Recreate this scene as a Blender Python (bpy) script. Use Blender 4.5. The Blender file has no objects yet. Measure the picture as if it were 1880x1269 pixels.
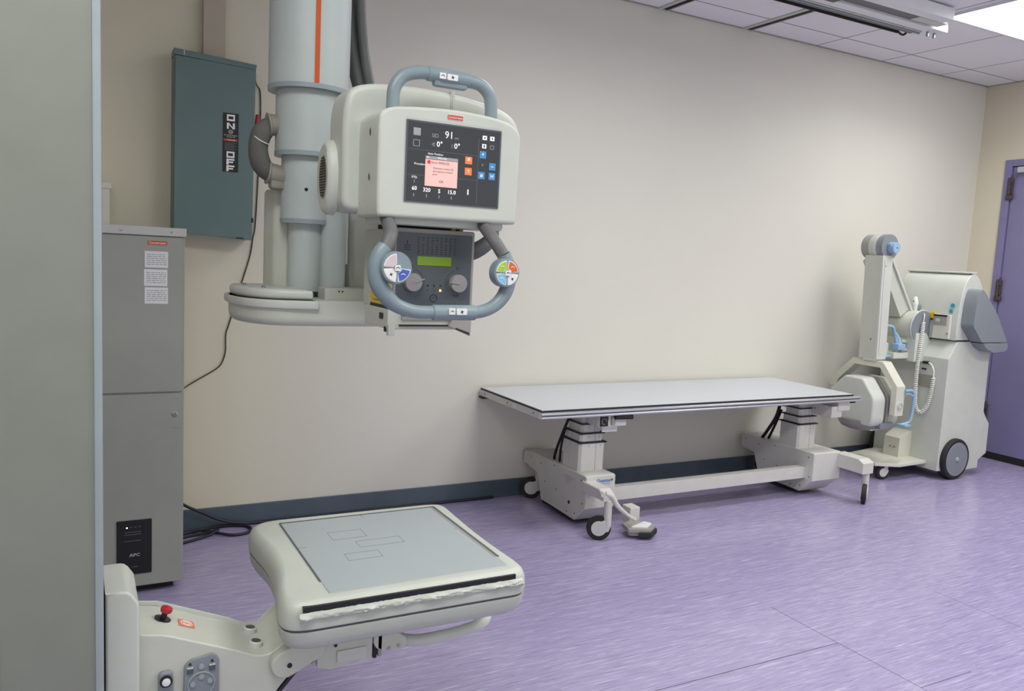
import bpy, bmesh, math, random
from mathutils import Vector, Matrix
random.seed(7)
sc = bpy.context.scene
COL = sc.collection
PI = math.pi

# ---------------------------------------------------------------- materials
def lin(c):
    return tuple(((v / 255) / 12.92 if v / 255 <= 0.04045 else ((v / 255 + 0.055) / 1.055) ** 2.4) for v in c)

def mat(name, rgb, rough=0.5, metal=0.0, var=0.03, scale=12.0, bump=0.0, bscale=200.0, emit=0.0, coat=0.0, dirt=0.0):
    m = bpy.data.materials.new(name); m.use_nodes = True
    nt = m.node_tree; N = nt.nodes; L = nt.links
    b = N['Principled BSDF']; c = lin(rgb)
    tc = N.new('ShaderNodeTexCoord')
    no = N.new('ShaderNodeTexNoise'); no.inputs['Scale'].default_value = scale; no.inputs['Detail'].default_value = 5
    L.new(tc.outputs['Object'], no.inputs['Vector'])
    mr = N.new('ShaderNodeMapRange'); mr.inputs['From Min'].default_value = 0.3; mr.inputs['From Max'].default_value = 0.7
    mr.inputs['To Min'].default_value = 1 - var; mr.inputs['To Max'].default_value = 1 + var
    L.new(no.outputs['Fac'], mr.inputs['Value'])
    mx = N.new('ShaderNodeVectorMath'); mx.operation = 'SCALE'; mx.inputs[0].default_value = c
    L.new(mr.outputs[0], mx.inputs['Scale'])
    last = mx.outputs[0]
    if dirt:
        n2 = N.new('ShaderNodeTexNoise'); n2.inputs['Scale'].default_value = 28; n2.inputs['Detail'].default_value = 8; n2.inputs['Roughness'].default_value = .7
        L.new(tc.outputs['Object'], n2.inputs['Vector'])
        r2 = N.new('ShaderNodeMapRange'); r2.inputs['From Min'].default_value = .62; r2.inputs['From Max'].default_value = .75
        r2.inputs['To Max'].default_value = dirt
        L.new(n2.outputs['Fac'], r2.inputs['Value'])
        mm = N.new('ShaderNodeMix'); mm.data_type = 'RGBA'
        L.new(r2.outputs[0], mm.inputs['Factor']); L.new(last, mm.inputs[6]); mm.inputs[7].default_value = tuple(v * .45 for v in c) + (1,)
        last = mm.outputs[2]
    L.new(last, b.inputs['Base Color'])
    b.inputs['Roughness'].default_value = rough; b.inputs['Metallic'].default_value = metal
    if coat: b.inputs['Coat Weight'].default_value = coat; b.inputs['Coat Roughness'].default_value = .15
    if bump:
        nb = N.new('ShaderNodeTexNoise'); nb.inputs['Scale'].default_value = bscale; nb.inputs['Detail'].default_value = 3
        L.new(tc.outputs['Object'], nb.inputs['Vector'])
        bp = N.new('ShaderNodeBump'); bp.inputs['Strength'].default_value = bump; bp.inputs['Distance'].default_value = .002
        L.new(nb.outputs['Fac'], bp.inputs['Height']); L.new(bp.outputs[0], b.inputs['Normal'])
    if emit:
        L.new(last, b.inputs['Emission Color']); b.inputs['Emission Strength'].default_value = emit
    return m

M = {}
M['cream'] = mat('cream_plastic', (196, 200, 192), .38, bump=.08, bscale=500)
M['cream3'] = mat('console_cream_plastic', (190, 194, 184), .42, bump=.08, bscale=500)
M['cream2'] = mat('aged_cream_plastic', (190, 193, 181), .42, bump=.08, bscale=500, dirt=.05)
M['worn'] = mat('worn_cream_plastic', (184, 189, 178), .42, bump=.15, bscale=150, dirt=.10)
M['ivory'] = mat('ivory_paint', (205, 205, 192), .4)
M['white_metal'] = mat('white_painted_metal', (200, 200, 194), .38, dirt=.10)
M['tubeblue'] = mat('pale_blue_grey_paint', (180, 190, 187), .42)
M['ringblue'] = mat('blue_grey_ring', (146, 157, 160), .4)
M['handle'] = mat('blue_grey_handle', (126, 142, 148), .38, bump=.12, bscale=900)
M['handle_dk'] = mat('dark_grey_sleeve', (98, 98, 99), .55)
M['orange'] = mat('orange_stripe', (196, 80, 10), .45)
M['hose'] = mat('dark_grey_fabric', (92, 92, 86), .85, bump=.5, bscale=120, var=.12)
M['hose2'] = mat('dark_grey_hose', (84, 86, 85), .55, var=.1)
M['collar'] = mat('grey_collar', (140, 138, 126), .5)
M['black'] = mat('black_plastic', (16, 16, 18), .4)
M['rubber'] = mat('black_rubber', (28, 28, 31), .65)
M['darkgap'] = mat('dark_gap', (22, 22, 20), .8)
M['steel'] = mat('steel', (170, 170, 168), .3, 1.0)
M['alu'] = mat('brushed_aluminium', (205, 208, 212), .28, .9, var=.04)
M['grey_cab'] = mat('grey_cabinet_paint', (148, 151, 143), .42, bump=.05, bscale=400)
M['grey_trim'] = mat('pale_grey_trim', (182, 184, 180), .4)
M['colgrey'] = mat('column_grey_paint', (126, 130, 120), .42)
M['panelgrey'] = mat('blue_grey_enamel', (93, 115, 113), .38, var=.05, scale=5)
M['slate'] = mat('slate_panel', (76, 83, 88), .38)
M['bezel'] = mat('grey_bezel', (150, 148, 142), .45)
M['knob'] = mat('grey_knob', (140, 138, 136), .45)
M['lcd'] = mat('green_lcd', (104, 134, 22), .3, emit=.25)
M['label_w'] = mat('white_label', (214, 217, 218), .5, var=.02)
M['label_red'] = mat('red_label', (196, 70, 50), .4)
M['label_or'] = mat('orange_label', (214, 122, 90), .4)
M['yellow'] = mat('yellow_label', (216, 184, 24), .45)
M['ink'] = mat('black_ink', (18, 18, 20), .5)
M['ink_w'] = mat('white_ink', (236, 236, 230), .5)
M['ink_g'] = mat('grey_ink', (120, 120, 122), .5)
M['red'] = mat('red_plastic', (168, 22, 44), .35)
M['white_btn'] = mat('white_button', (222, 224, 222), .35)
M['pink_btn'] = mat('pink_button', (206, 186, 192), .4)
M['blue_btn'] = mat('blue_button', (66, 92, 176), .4)
M['lime_btn'] = mat('lime_button', (160, 194, 40), .4)
M['orange_btn'] = mat('orange_button', (218, 92, 34), .4)
M['sky_btn'] = mat('sky_button', (128, 186, 218), .4)
M['sky'] = mat('light_blue_plastic', (140, 174, 202), .35)
M['mach_grey'] = mat('blue_grey_cover', (126, 133, 139), .4)
M['tabletop'] = mat('white_laminate', (196, 201, 207), .3, var=.01)
M['detector'] = mat('pale_blue_grey_laminate', (158, 167, 168), .35, var=.01)
M['scr'] = mat('screen_dark', (46, 48, 52), .25, emit=.25, var=.02)
M['s_line'] = mat('screen_line', (92, 95, 99), .3, emit=.3)
M['s_white'] = mat('screen_white', (232, 232, 230), .3, emit=.5)
M['s_grey'] = mat('screen_grey', (140, 142, 144), .3, emit=.3)
M['s_pink'] = mat('screen_pink', (226, 182, 172), .3, emit=.22)
M['s_pinkdk'] = mat('screen_dim_red', (112, 48, 50), .3, emit=.05)
M['s_red'] = mat('screen_red', (200, 40, 50), .3, emit=.4)
M['s_orange'] = mat('screen_orange', (232, 112, 60), .3, emit=.45)
M['s_blue'] = mat('screen_blue', (58, 122, 172), .3, emit=.4)
M['led'] = mat('amber_led', (255, 210, 60), .3, emit=6)
M['ledw'] = mat('white_led', (255, 255, 255), .3, emit=3)
M['cable'] = mat('black_cable', (20, 18, 34), .5)
M['wire'] = mat('brown_wire', (74, 62, 52), .6)
M['purple'] = mat('purple_door_paint', (122, 118, 154), .32, var=.05, scale=3)
M['purple_fr'] = mat('purple_frame_paint', (122, 117, 156), .35, var=.05)
M['hinge'] = mat('grimy_hinge', (70, 58, 56), .6, var=.4, scale=60)
M['base'] = mat('slate_baseboard', (76, 90, 101), .4, var=.10, scale=8, dirt=.15)
M['coil'] = mat('ivory_cable', (222, 222, 214), .4)
M['tape'] = mat('white_tape', (220, 222, 224), .5, bump=.6, bscale=60)
M['lamp'] = mat('lamp_diffuser', (255, 255, 255), .5, emit=6.0)
M['teal'] = mat('teal_sticker', (48, 150, 186), .4)
M['blue_ink'] = mat('blue_ink', (40, 110, 180), .5)
M['cable_grey'] = mat('grey_plate', (150, 150, 138), .5)
M['raceway'] = mat('painted_raceway', (176, 168, 150), .5)

def wall_mat():
    m = mat('wall_paint', (212, 210, 199), .55, var=.02, scale=1.3, bump=.15, bscale=60)
    nt = m.node_tree; N = nt.nodes; L = nt.links; b = N['Principled BSDF']
    src = b.inputs['Base Color'].links[0].from_socket
    tc = N.new('ShaderNodeTexCoord')
    # horizontal scuff marks at rail height
    mp = N.new('ShaderNodeMapping'); mp.inputs['Scale'].default_value = (4, 4, 22); L.new(tc.outputs['Object'], mp.inputs['Vector'])
    n = N.new('ShaderNodeTexNoise'); n.inputs['Scale'].default_value = 2.2; n.inputs['Detail'].default_value = 9; n.inputs['Roughness'].default_value = .75
    L.new(mp.outputs[0], n.inputs['Vector'])
    r = N.new('ShaderNodeMapRange'); r.inputs['From Min'].default_value = .69; r.inputs['From Max'].default_value = .74; r.inputs['To Max'].default_value = .35
    L.new(n.outputs['Fac'], r.inputs['Value'])
    sx = N.new('ShaderNodeSeparateXYZ'); L.new(tc.outputs['Object'], sx.inputs[0])
    band = N.new('ShaderNodeMapRange'); band.inputs['From Min'].default_value = .95; band.inputs['From Max'].default_value = .8
    L.new(sx.outputs['Z'], band.inputs['Value'])
    mu = N.new('ShaderNodeMath'); mu.operation = 'MULTIPLY'; L.new(r.outputs[0], mu.inputs[0]); L.new(band.outputs[0], mu.inputs[1])
    mm = N.new('ShaderNodeMix'); mm.data_type = 'RGBA'; L.new(mu.outputs[0], mm.inputs['Factor']); L.new(src, mm.inputs[6]); mm.inputs[7].default_value = (.22, .18, .15, 1)
    # tone turns gradually yellower towards the left end
    yl = N.new('ShaderNodeMapRange'); yl.interpolation_type = 'SMOOTHSTEP'; yl.inputs['From Min'].default_value = 1.35; yl.inputs['From Max'].default_value = .30
    L.new(sx.outputs['X'], yl.inputs['Value'])
    my = N.new('ShaderNodeMix'); my.data_type = 'RGBA'; L.new(yl.outputs[0], my.inputs['Factor']); L.new(mm.outputs[2], my.inputs[6]); my.inputs[7].default_value = lin((211, 206, 181)) + (1,)
    L.new(my.outputs[2], b.inputs['Base Color'])
    return m
M['wall'] = wall_mat()
M['wall_warm'] = mat('wall_paint_yellowish', (208, 201, 180), .55, var=.02, scale=1.5, bump=.15, bscale=60)

def floor_mat():
    m = bpy.data.materials.new('purple_vinyl'); m.use_nodes = True
    nt = m.node_tree; N = nt.nodes; L = nt.links; b = N['Principled BSDF']
    tc = N.new('ShaderNodeTexCoord')
    def streak(sx, sy, scale, det, off=0.0, rot=.0):
        mp = N.new('ShaderNodeMapping'); mp.inputs['Scale'].default_value = (sx, sy, 1); mp.inputs['Rotation'].default_value = (0, 0, rot)
        mp.inputs['Location'].default_value = (off, off, 0)
        L.new(tc.outputs['Object'], mp.inputs['Vector'])
        n = N.new('ShaderNodeTexNoise'); n.inputs['Scale'].default_value = scale; n.inputs['Detail'].default_value = det; n.inputs['Roughness'].default_value = .68
        n.inputs['Distortion'].default_value = .3
        L.new(mp.outputs[0], n.inputs['Vector']); return n.outputs['Fac']
    def ramp(src, a, bb, to):
        r = N.new('ShaderNodeMapRange'); r.inputs['From Min'].default_value = a; r.inputs['From Max'].default_value = bb; r.inputs['To Max'].default_value = to
        L.new(src, r.inputs['Value']); return r.outputs[0]
    def mix(fac, a, bcol):
        mm = N.new('ShaderNodeMix'); mm.data_type = 'RGBA'; L.new(fac, mm.inputs['Factor'])
        if isinstance(a, tuple): mm.inputs[6].default_value = a
        else: L.new(a, mm.inputs[6])
        mm.inputs[7].default_value = bcol; return mm.outputs[2]
    base = lin((151, 143, 178)) + (1,)
    c = mix(ramp(streak(1, 3, 1.2, 3), .35, .65, .5), base, lin((159, 152, 185)) + (1,))
    c = mix(ramp(streak(2.2, 34, 2.2, 7, 3.1, .05), .51, .66, .48), c, lin((122, 111, 145)) + (1,))
    c = mix(ramp(streak(2.6, 48, 2.3, 7, 7.7, .06), .52, .66, .48), c, lin((196, 192, 212)) + (1,))
    c = mix(ramp(streak(3.2, 66, 2.4, 6, 11.3, .05), .55, .67, .50), c, lin((108, 96, 132)) + (1,))
    c = mix(ramp(streak(3.0, 80, 2.5, 5, 21.3, .07), .57, .67, .60), c, lin((206, 202, 218)) + (1,))
    # welded seams between the vinyl sheets
    sx = N.new('ShaderNodeSeparateXYZ'); L.new(tc.outputs['Object'], sx.inputs[0])
    def op(o, a, b2):
        n = N.new('ShaderNodeMath'); n.operation = o
        for i, v in enumerate((a, b2)):
            if isinstance(v, (int, float)): n.inputs[i].default_value = v
            else: L.new(v, n.inputs[i])
        return n.outputs[0]
    X, Y = sx.outputs['X'], sx.outputs['Y']
    def line(coord, at, w, lo_c, lo, hi):
        d = N.new('ShaderNodeMath'); d.operation = 'COMPARE'; L.new(coord, d.inputs[0]); d.inputs[1].default_value = at; d.inputs[2].default_value = w
        return op('MULTIPLY', d.outputs[0], op('MULTIPLY', op('GREATER_THAN', lo_c, lo), op('LESS_THAN', lo_c, hi)))
    s = line(X, 2.343, .0016, Y, -3.4, -1.62)
    s = op('MAXIMUM', s, line(Y, -1.93, .0022, X, 1.2, 2.343))
    s = op('MAXIMUM', s, line(X, 3.12, .0012, Y, -2.2, -1.76))
    s = op('MAXIMUM', s, line(Y, -2.25, .0016, X, 2.343, 2.6))
    s = op('MULTIPLY', s, .75)
    c = mix(s, c, (.03, .025, .05, 1))
    L.new(c, b.inputs['Base Color'])
    rr = N.new('ShaderNodeMapRange'); rr.inputs['To Min'].default_value = .13; rr.inputs['To Max'].default_value = .26
    L.new(streak(2, 14, 3, 5, 5.0), rr.inputs['Value']); L.new(rr.outputs[0], b.inputs['Roughness'])
    bp = N.new('ShaderNodeBump'); bp.inputs['Strength'].default_value = .07; bp.inputs['Distance'].default_value = .002
    L.new(streak(3, 20, 6, 4, 2.0), bp.inputs['Height']); L.new(bp.outputs[0], b.inputs['Normal'])
    b.inputs['Specular IOR Level'].default_value = .5
    return m
M['floor'] = floor_mat()

GX, GT, GY = 2.852, 0.61, -0.225     # ceiling grid: a line at x = GX, first line along x at y = GY
def ceil_mat():
    m = mat('ceiling_tiles', (226, 225, 229), .85, var=.02, scale=2, bump=.3, bscale=260)
    nt = m.node_tree; N = nt.nodes; L = nt.links; b = N['Principled BSDF']
    src = b.inputs['Base Color'].links[0].from_socket
    tc = N.new('ShaderNodeTexCoord'); sx = N.new('ShaderNodeSeparateXYZ'); L.new(tc.outputs['Object'], sx.inputs[0])
    def dist(sock, off):
        a = N.new('ShaderNodeMath'); a.operation = 'SUBTRACT'; L.new(sock, a.inputs[0]); a.inputs[1].default_value = off
        p = N.new('ShaderNodeMath'); p.operation = 'PINGPONG'; L.new(a.outputs[0], p.inputs[0]); p.inputs[1].default_value = GT / 2
        l = N.new('ShaderNodeMath'); l.operation = 'LESS_THAN'; L.new(p.outputs[0], l.inputs[0]); l.inputs[1].default_value = .0045
        return l.outputs[0]
    mxx = N.new('ShaderNodeMath'); mxx.operation = 'MAXIMUM'; L.new(dist(sx.outputs['X'], GX), mxx.inputs[0]); L.new(dist(sx.outputs['Y'], GY), mxx.inputs[1])
    mm = N.new('ShaderNodeMix'); mm.data_type = 'RGBA'; L.new(mxx.outputs[0], mm.inputs['Factor']); L.new(src, mm.inputs[6]); mm.inputs[7].default_value = (.16, .16, .17, 1)
    L.new(mm.outputs[2], b.inputs['Base Color'])
    return m
M['ceiling'] = ceil_mat()

# ---------------------------------------------------------------- mesh builder
class MB:
    def __init__(s): s.bm = bmesh.new(); s.mats = []; s.M = Matrix.Identity(4)
    def mi(s, m):
        if m not in s.mats: s.mats.append(m)
        return s.mats.index(m)
    def add(s, tb, m):
        i = s.mi(m); vm = {}
        bmesh.ops.recalc_face_normals(tb, faces=tb.faces[:])
        for v in tb.verts: vm[v] = s.bm.verts.new(s.M @ v.co)
        for f in tb.faces:
            try:
                nf = s.bm.faces.new([vm[v] for v in f.verts]); nf.material_index = i
            except ValueError: pass
        tb.free(); return s
    def box(s, x0, x1, y0, y1, z0, z1, m, bev=0, seg=2):
        tb = bmesh.new()
        vs = [tb.verts.new((x, y, z)) for x in (x0, x1) for y in (y0, y1) for z in (z0, z1)]
        for q in ((0, 1, 3, 2), (4, 6, 7, 5), (0, 4, 5, 1), (2, 3, 7, 6), (0, 2, 6, 4), (1, 5, 7, 3)): tb.faces.new([vs[k] for k in q])
        if bev: bmesh.ops.bevel(tb, geom=tb.edges[:], offset=bev, segments=seg, affect='EDGES', profile=.5)
        return s.add(tb, m)
    def prism(s, poly, ax, a0, a1, m, bev=0, seg=3, which='both'):
        tb = bmesh.new()
        def P(p, a):
            return {'y': (p[0], a, p[1]), 'x': (a, p[0], p[1]), 'z': (p[0], p[1], a)}[ax]
        A = [tb.verts.new(P(p, a0)) for p in poly]; B = [tb.verts.new(P(p, a1)) for p in poly]
        fa = tb.faces.new(A); fb = tb.faces.new(B[::-1]); n = len(poly)
        for k in range(n): tb.faces.new([A[k], B[k], B[(k + 1) % n], A[(k + 1) % n]])
        if bev:
            es = set()
            if which in ('both', 'a0'): es |= set(fa.edges)
            if which in ('both', 'a1'): es |= set(fb.edges)
            bmesh.ops.recalc_face_normals(tb, faces=tb.faces[:])
            bmesh.ops.bevel(tb, geom=list(es), offset=bev, segments=seg, affect='EDGES', profile=.5)
        return s.add(tb, m)
    def loft(s, rings, m, cap=True):
        tb = bmesh.new(); R = [[tb.verts.new(p) for p in r] for r in rings]; n = len(rings[0])
        for a, b in zip(R, R[1:]):
            for k in range(n): tb.faces.new([a[k], a[(k + 1) % n], b[(k + 1) % n], b[k]])
        if cap: tb.faces.new(R[0][::-1]); tb.faces.new(R[-1])
        return s.add(tb, m)
    def cyl(s, p0, p1, r0, m, r1=None, seg=32, bev=0):
        r1 = r0 if r1 is None else r1
        p0, p1 = Vector(p0), Vector(p1); d = (p1 - p0).normalized()
        u = d.orthogonal().normalized(); v = d.cross(u)
        def ring(p, r): return [p + (u * math.cos(2 * PI * k / seg) + v * math.sin(2 * PI * k / seg)) * r for k in range(seg)]
        if bev:
            rings = [ring(p0, r0 - bev), ring(p0 + d * bev * .3, r0 - bev * .3), ring(p0 + d * bev, r0), ring(p1 - d * bev, r1), ring(p1 - d * bev * .3, r1 - bev * .3), ring(p1, r1 - bev)]
        else: rings = [ring(p0, r0), ring(p1, r1)]
        return s.loft(rings, m)
    def lathe(s, prof, m, c=(0, 0, 0), ax='z', seg=48):
        rings = []
        for r, h in prof:
            ring = []
            for k in range(seg):
                a = 2 * PI * k / seg; p, q = r * math.cos(a), r * math.sin(a)
                ring.append({'z': (c[0] + p, c[1] + q, c[2] + h), 'y': (c[0] + p, c[1] + h, c[2] + q), 'x': (c[0] + h, c[1] + p, c[2] + q)}[ax])
            rings.append(ring)
        return s.loft(rings, m)
    def tube(s, pts, r, m, seg=12, smooth=6, flat=1.0):
        P = [Vector(p) for p in pts]
        rs = list(r) if isinstance(r, (list, tuple)) else [r] * len(P)
        if smooth and len(P) > 2:
            Q, RR = [], []
            for i in range(len(P) - 1):
                a, b, c, d = P[max(i - 1, 0)], P[i], P[i + 1], P[min(i + 2, len(P) - 1)]
                for k in range(smooth):
                    t = k / smooth
                    Q.append(.5 * ((2 * b) + (c - a) * t + (2 * a - 5 * b + 4 * c - d) * t * t + (3 * b - a - 3 * c + d) * t ** 3))
                    RR.append(rs[i] * (1 - t) + rs[i + 1] * t)
            Q.append(P[-1]); RR.append(rs[-1]); P, rs = Q, RR
        rings = []; u = None
        for i, p in enumerate(P):
            t = (P[min(i + 1, len(P) - 1)] - P[max(i - 1, 0)]).normalized()
            if u is None: u = t.orthogonal().normalized()
            else: u = (u - t * u.dot(t)).normalized()
            v = t.cross(u)
            rings.append([p + (u * math.cos(2 * PI * k / seg) + v * math.sin(2 * PI * k / seg) * flat) * rs[i] for k in range(seg)])
        return s.loft(rings, m)
    def bar(s, pts, w, h, m, up=(0, 0, 1)):
        rings = []; up = Vector(up); P = [Vector(p) for p in pts]
        for i, p in enumerate(P):
            t = (P[min(i + 1, len(P) - 1)] - P[max(i - 1, 0)]).normalized()
            sd = t.cross(up).normalized(); uu = sd.cross(t)
            rings.append([p + sd * a * w / 2 + uu * b * h / 2 for a, b in ((-1, -1), (1, -1), (1, 1), (-1, 1))])
        return s.loft(rings, m)
    def text(s, txt, org, size, m, u=(1, 0, 0), v=(0, 0, 1), align='CENTER', bold=0.0, sx=1.0):
        cu = bpy.data.curves.new('t', 'FONT'); cu.body = txt; cu.size = size; cu.align_x = align; cu.align_y = 'CENTER'; cu.offset = bold; cu.resolution_u = 2
        ob = bpy.data.objects.new('t', cu); COL.objects.link(ob)
        dg = bpy.context.evaluated_depsgraph_get(); me = bpy.data.meshes.new_from_object(ob.evaluated_get(dg))
        bpy.data.objects.remove(ob); bpy.data.curves.remove(cu)
        u, v, org = Vector(u), Vector(v), Vector(org); i = s.mi(m)
        vs = [s.bm.verts.new(s.M @ (org + u * p.co.x * sx + v * p.co.y)) for p in me.vertices]
        for f in me.polygons:
            try: s.bm.faces.new([vs[k] for k in f.vertices]).material_index = i
            except ValueError: pass
        bpy.data.meshes.remove(me); return s

def rr(x0, x1, z0, z1, r, seg=6):
    out = []
    for cx, cz, a0 in ((x1 - r, z1 - r, 0), (x0 + r, z1 - r, PI / 2), (x0 + r, z0 + r, PI), (x1 - r, z0 + r, 1.5 * PI)):
        for k in range(seg + 1):
            a = a0 + k * PI / 2 / seg; out.append((cx + r * math.cos(a), cz + r * math.sin(a)))
    return out

def roundpoly(pts, r, seg=4):
    out = []; n = len(pts)
    for i in range(n):
        p = Vector(pts[i]); a = Vector(pts[i - 1]); b = Vector(pts[(i + 1) % n])
        ri = r[i] if isinstance(r, (list, tuple)) else r
        if ri <= 0: out.append(tuple(p)); continue
        da, db = (a - p), (b - p); la, lb = min(ri, da.length * .45), min(ri, db.length * .45)
        A = p + da.normalized() * la; B = p + db.normalized() * lb
        for k in range(seg + 1):
            t = k / seg; out.append(tuple(A * (1 - t) ** 2 + p * 2 * t * (1 - t) + B * t * t))
    return out

ORG = {}
def build(name, mb, parent=None, origin=None, kind=None, label=None, sharp=32, wn=True):
    bm = mb.bm
    if parent is not None: o3 = ORG[parent.name]
    elif origin is not None: o3 = Vector(origin)
    else:
        xs = [v.co for v in bm.verts]
        o3 = Vector(((min(v.x for v in xs) + max(v.x for v in xs)) / 2, (min(v.y for v in xs) + max(v.y for v in xs)) / 2, min(v.z for v in xs)))
    for v in bm.verts: v.co -= o3
    bm.normal_update()
    for f in bm.faces: f.smooth = True
    lim = math.radians(sharp)
    for e in bm.edges:
        if len(e.link_faces) != 2 or e.calc_face_angle(0) > lim: e.smooth = False
    me = bpy.data.meshes.new(name); bm.to_mesh(me); bm.free()
    for m in mb.mats: me.materials.append(m)
    o = bpy.data.objects.new(name, me); COL.objects.link(o)
    if wn:
        wm = o.modifiers.new('shading', 'WEIGHTED_NORMAL'); wm.mode = 'FACE_AREA'; wm.weight = 50; wm.keep_sharp = True
    if parent is not None: o.parent = parent
    else: o.location = o3
    ORG[o.name] = o3
    if kind: o['kind'] = kind
    if label: o['label'] = label
    return o
def islands(name, mb, parent, **kw):
    src = mb.bm; seen = set(); out = []
    for v0 in list(src.verts):
        if v0 in seen: continue
        st = [v0]; comp = []; seen.add(v0)
        while st:
            v = st.pop(); comp.append(v)
            for e in v.link_edges:
                w2 = e.other_vert(v)
                if w2 not in seen: seen.add(w2); st.append(w2)
        nb = MB(); nb.mats = mb.mats; vm = {v: nb.bm.verts.new(v.co) for v in comp}; fs = set()
        for v in comp: fs |= set(v.link_faces)
        for f in fs: nb.bm.faces.new([vm[v] for v in f.verts]).material_index = f.material_index
        out.append(build(name, nb, parent, **kw))
    src.free(); return out
def tag(o, label, cat, group=None):
    o['label'] = label; o['category'] = cat
    if group: o['group'] = group
    return o
def thing(name, label, cat, loc, group=None):
    o = bpy.data.objects.new(name, None); COL.objects.link(o); o.location = loc; ORG[o.name] = Vector(loc); o.empty_display_size = .1
    return tag(o, label, cat, group)
def struct(name, mb, origin=(0, 0, 0)): return build(name, mb, origin=origin, kind='structure')

H = 2.689; XR = 5.85; XL = -2.2; YF = -5.6
# ---------------------------------------------------------------- room shell
struct('floor', MB().box(XL - .1, XR + .1, YF - .1, .1, -.1, 0, M['floor']))
struct('ceiling', MB().box(XL - .1, XR + .1, YF - .1, .1, H, H + .1, M['ceiling']))
struct('wall_back', MB().box(XL - .1, XR + .1, 0, .1, 0, H, M['wall']))
struct('wall_left', MB().box(XL - .1, XL, YF, 0, 0, H, M['wall_warm']))
# no wall behind the camera: left open so world light fills the room
DY0, DY1, DZ = -.205, -1.22, 2.146      # door frame outer edges on the right wall
w = MB(); w.box(XR + .1, XR + .11, DY1, DY0, 0, DZ, M['wall_warm']).box(XR, XR + .1, DY0, 0, 0, H, M['wall_warm']).box(XR, XR + .1, YF, DY1, 0, H, M['wall_warm']).box(XR, XR + .1, DY1, DY0, DZ, H, M['wall_warm'])  # first box: unseen panel added behind the door, blocks outside light
struct('wall_right', w)
b = MB(); b.box(XL, XR, -.012, 0, 0, .094, M['base'], .003); struct('baseboard_back', b)
b = MB(); b.box(XR - .012, XR, DY0, -.012, 0, .094, M['base'], .003).box(XR - .012, XR, YF, DY1, 0, .094, M['base'], .003); struct('baseboard_right', b)
t = MB(); t.box(XL, XR, -.014, 0, H - .004, H, M['bezel']).box(XR - .014, XR, YF, 0, H - .004, H, M['bezel']); struct('trim_1', t)

# door in the right wall
f = MB(); fw = .052
f.box(XR - .012, XR + .1, DY0 - fw, DY0, 0, DZ, M['purple_fr'], .004).box(XR - .012, XR + .1, DY1, DY1 + fw, 0, DZ, M['purple_fr'], .004)
f.box(XR - .012, XR + .1, DY1 + fw, DY0 - fw, DZ - fw * .9, DZ, M['purple_fr'], .004)
door = struct('door_1', f)
l = MB(); l.box(XR + .004, XR + .045, DY1 + fw + .004, DY0 - fw - .004, .001, DZ - fw * .9 - .004, M['purple'], .002)
leaf = build('door_leaf', l, door)
k = MB(); k.box(XR - .0015, XR + .004, DY1 + fw + .01, DY0 - fw - .004, .0, .05, M['darkgap']); build('kick_strip', k, door)
k = MB(); k.box(XR - .035, XR - .013, DY1 + .3, DY0 - fw - .05, DZ - .095, DZ - .055, M['grey_trim'], .004); build('door_closer', k, door)
for z in (1.96, 1.24, .34):
    h = MB(); y = DY0 - fw
    h.cyl((XR - .022, y, z - .06), (XR - .022, y, z + .06), .010, M['hinge'], seg=14)
    h.box(XR - .018, XR - .002, y - .022, y + .018, z - .055, z + .055, M['hinge'], .004)
    h.cyl((XR - .022, y - .012, z + .02), (XR - .022, y - .016, z + .075), .007, M['hinge'], seg=10)
    h.box(XR - .026, XR - .006, y - .03, y + .02, z - .095, z - .06, M['hinge'], .006)
    build('hinge', h, door)

# ---------------------------------------------------------------- ceiling lamps
def lamp(x0, y0, label, power, sx=1.22, sy=.61, spread=148):
    t = thing('ceiling_light', label, 'ceiling light', (x0 + sx / 2, y0 + sy / 2, H - .02), 'recessed fluorescent ceiling panels')
    a = MB(); q = .012
    for bx in ((x0, x0 + sx, y0, y0 + q), (x0, x0 + sx, y0 + sy - q, y0 + sy), (x0, x0 + q, y0 + q, y0 + sy - q), (x0 + sx - q, x0 + sx, y0 + q, y0 + sy - q)):
        a.box(*bx, H - .014, H, M['label_w'])
    build('frame', a, t)
    d = MB().box(x0 + q, x0 + sx - q, y0 + q, y0 + sy - q, H - .006, H, M['lamp']); build('diffuser', d, t)
    li = bpy.data.lights.new('panel_glow', 'AREA'); li.shape = 'RECTANGLE'; li.size = sx - .04; li.size_y = sy - .04; li.energy = power; li.color = (1, .99, .95); li.spread = math.radians(spread)
    lo = bpy.data.objects.new('panel_glow', li); COL.objects.link(lo); lo.location = (x0 + sx / 2, y0 + sy / 2, H - .009)
LX = 4.11
lamp(LX, -1.445, 'bright white ceiling light panel above the purple door end of the room', 14)
lamp(LX - 2.44, -1.445, 'ceiling light panel above the long white x-ray table', 7.5)
lamp(LX - 2.44, -3.28, 'ceiling light panel above the middle of the floor', 31, spread=158)
lamp(LX, -3.28, 'ceiling light panel above the right side of the floor', 22)
lamp(LX - 4.88, -3.28, 'unseen fill light panel added above the left end of the floor', 23, spread=166)  # added panel out of view, fills the dim left side

# flush tracks across the ceiling tiles
for x, who in ((2.852, 'flush ceiling track with black slot, farther from the door'), (3.475, 'flush ceiling track with black slot, crossing under the silver rails')):
    a = MB(); a.box(x - .022, x + .006, -2.9, -.004, H - .006, H, M['grey_trim']).box(x + .006, x + .040, -2.9, -.004, H - .003, H, M['darkgap'])
    a.box(x + .040, x + .044, -2.9, -.004, H - .008, H, M['grey_trim'])
    tag(build('ceiling_track', a), who, 'ceiling track', 'flush ceiling tracks')

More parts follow.
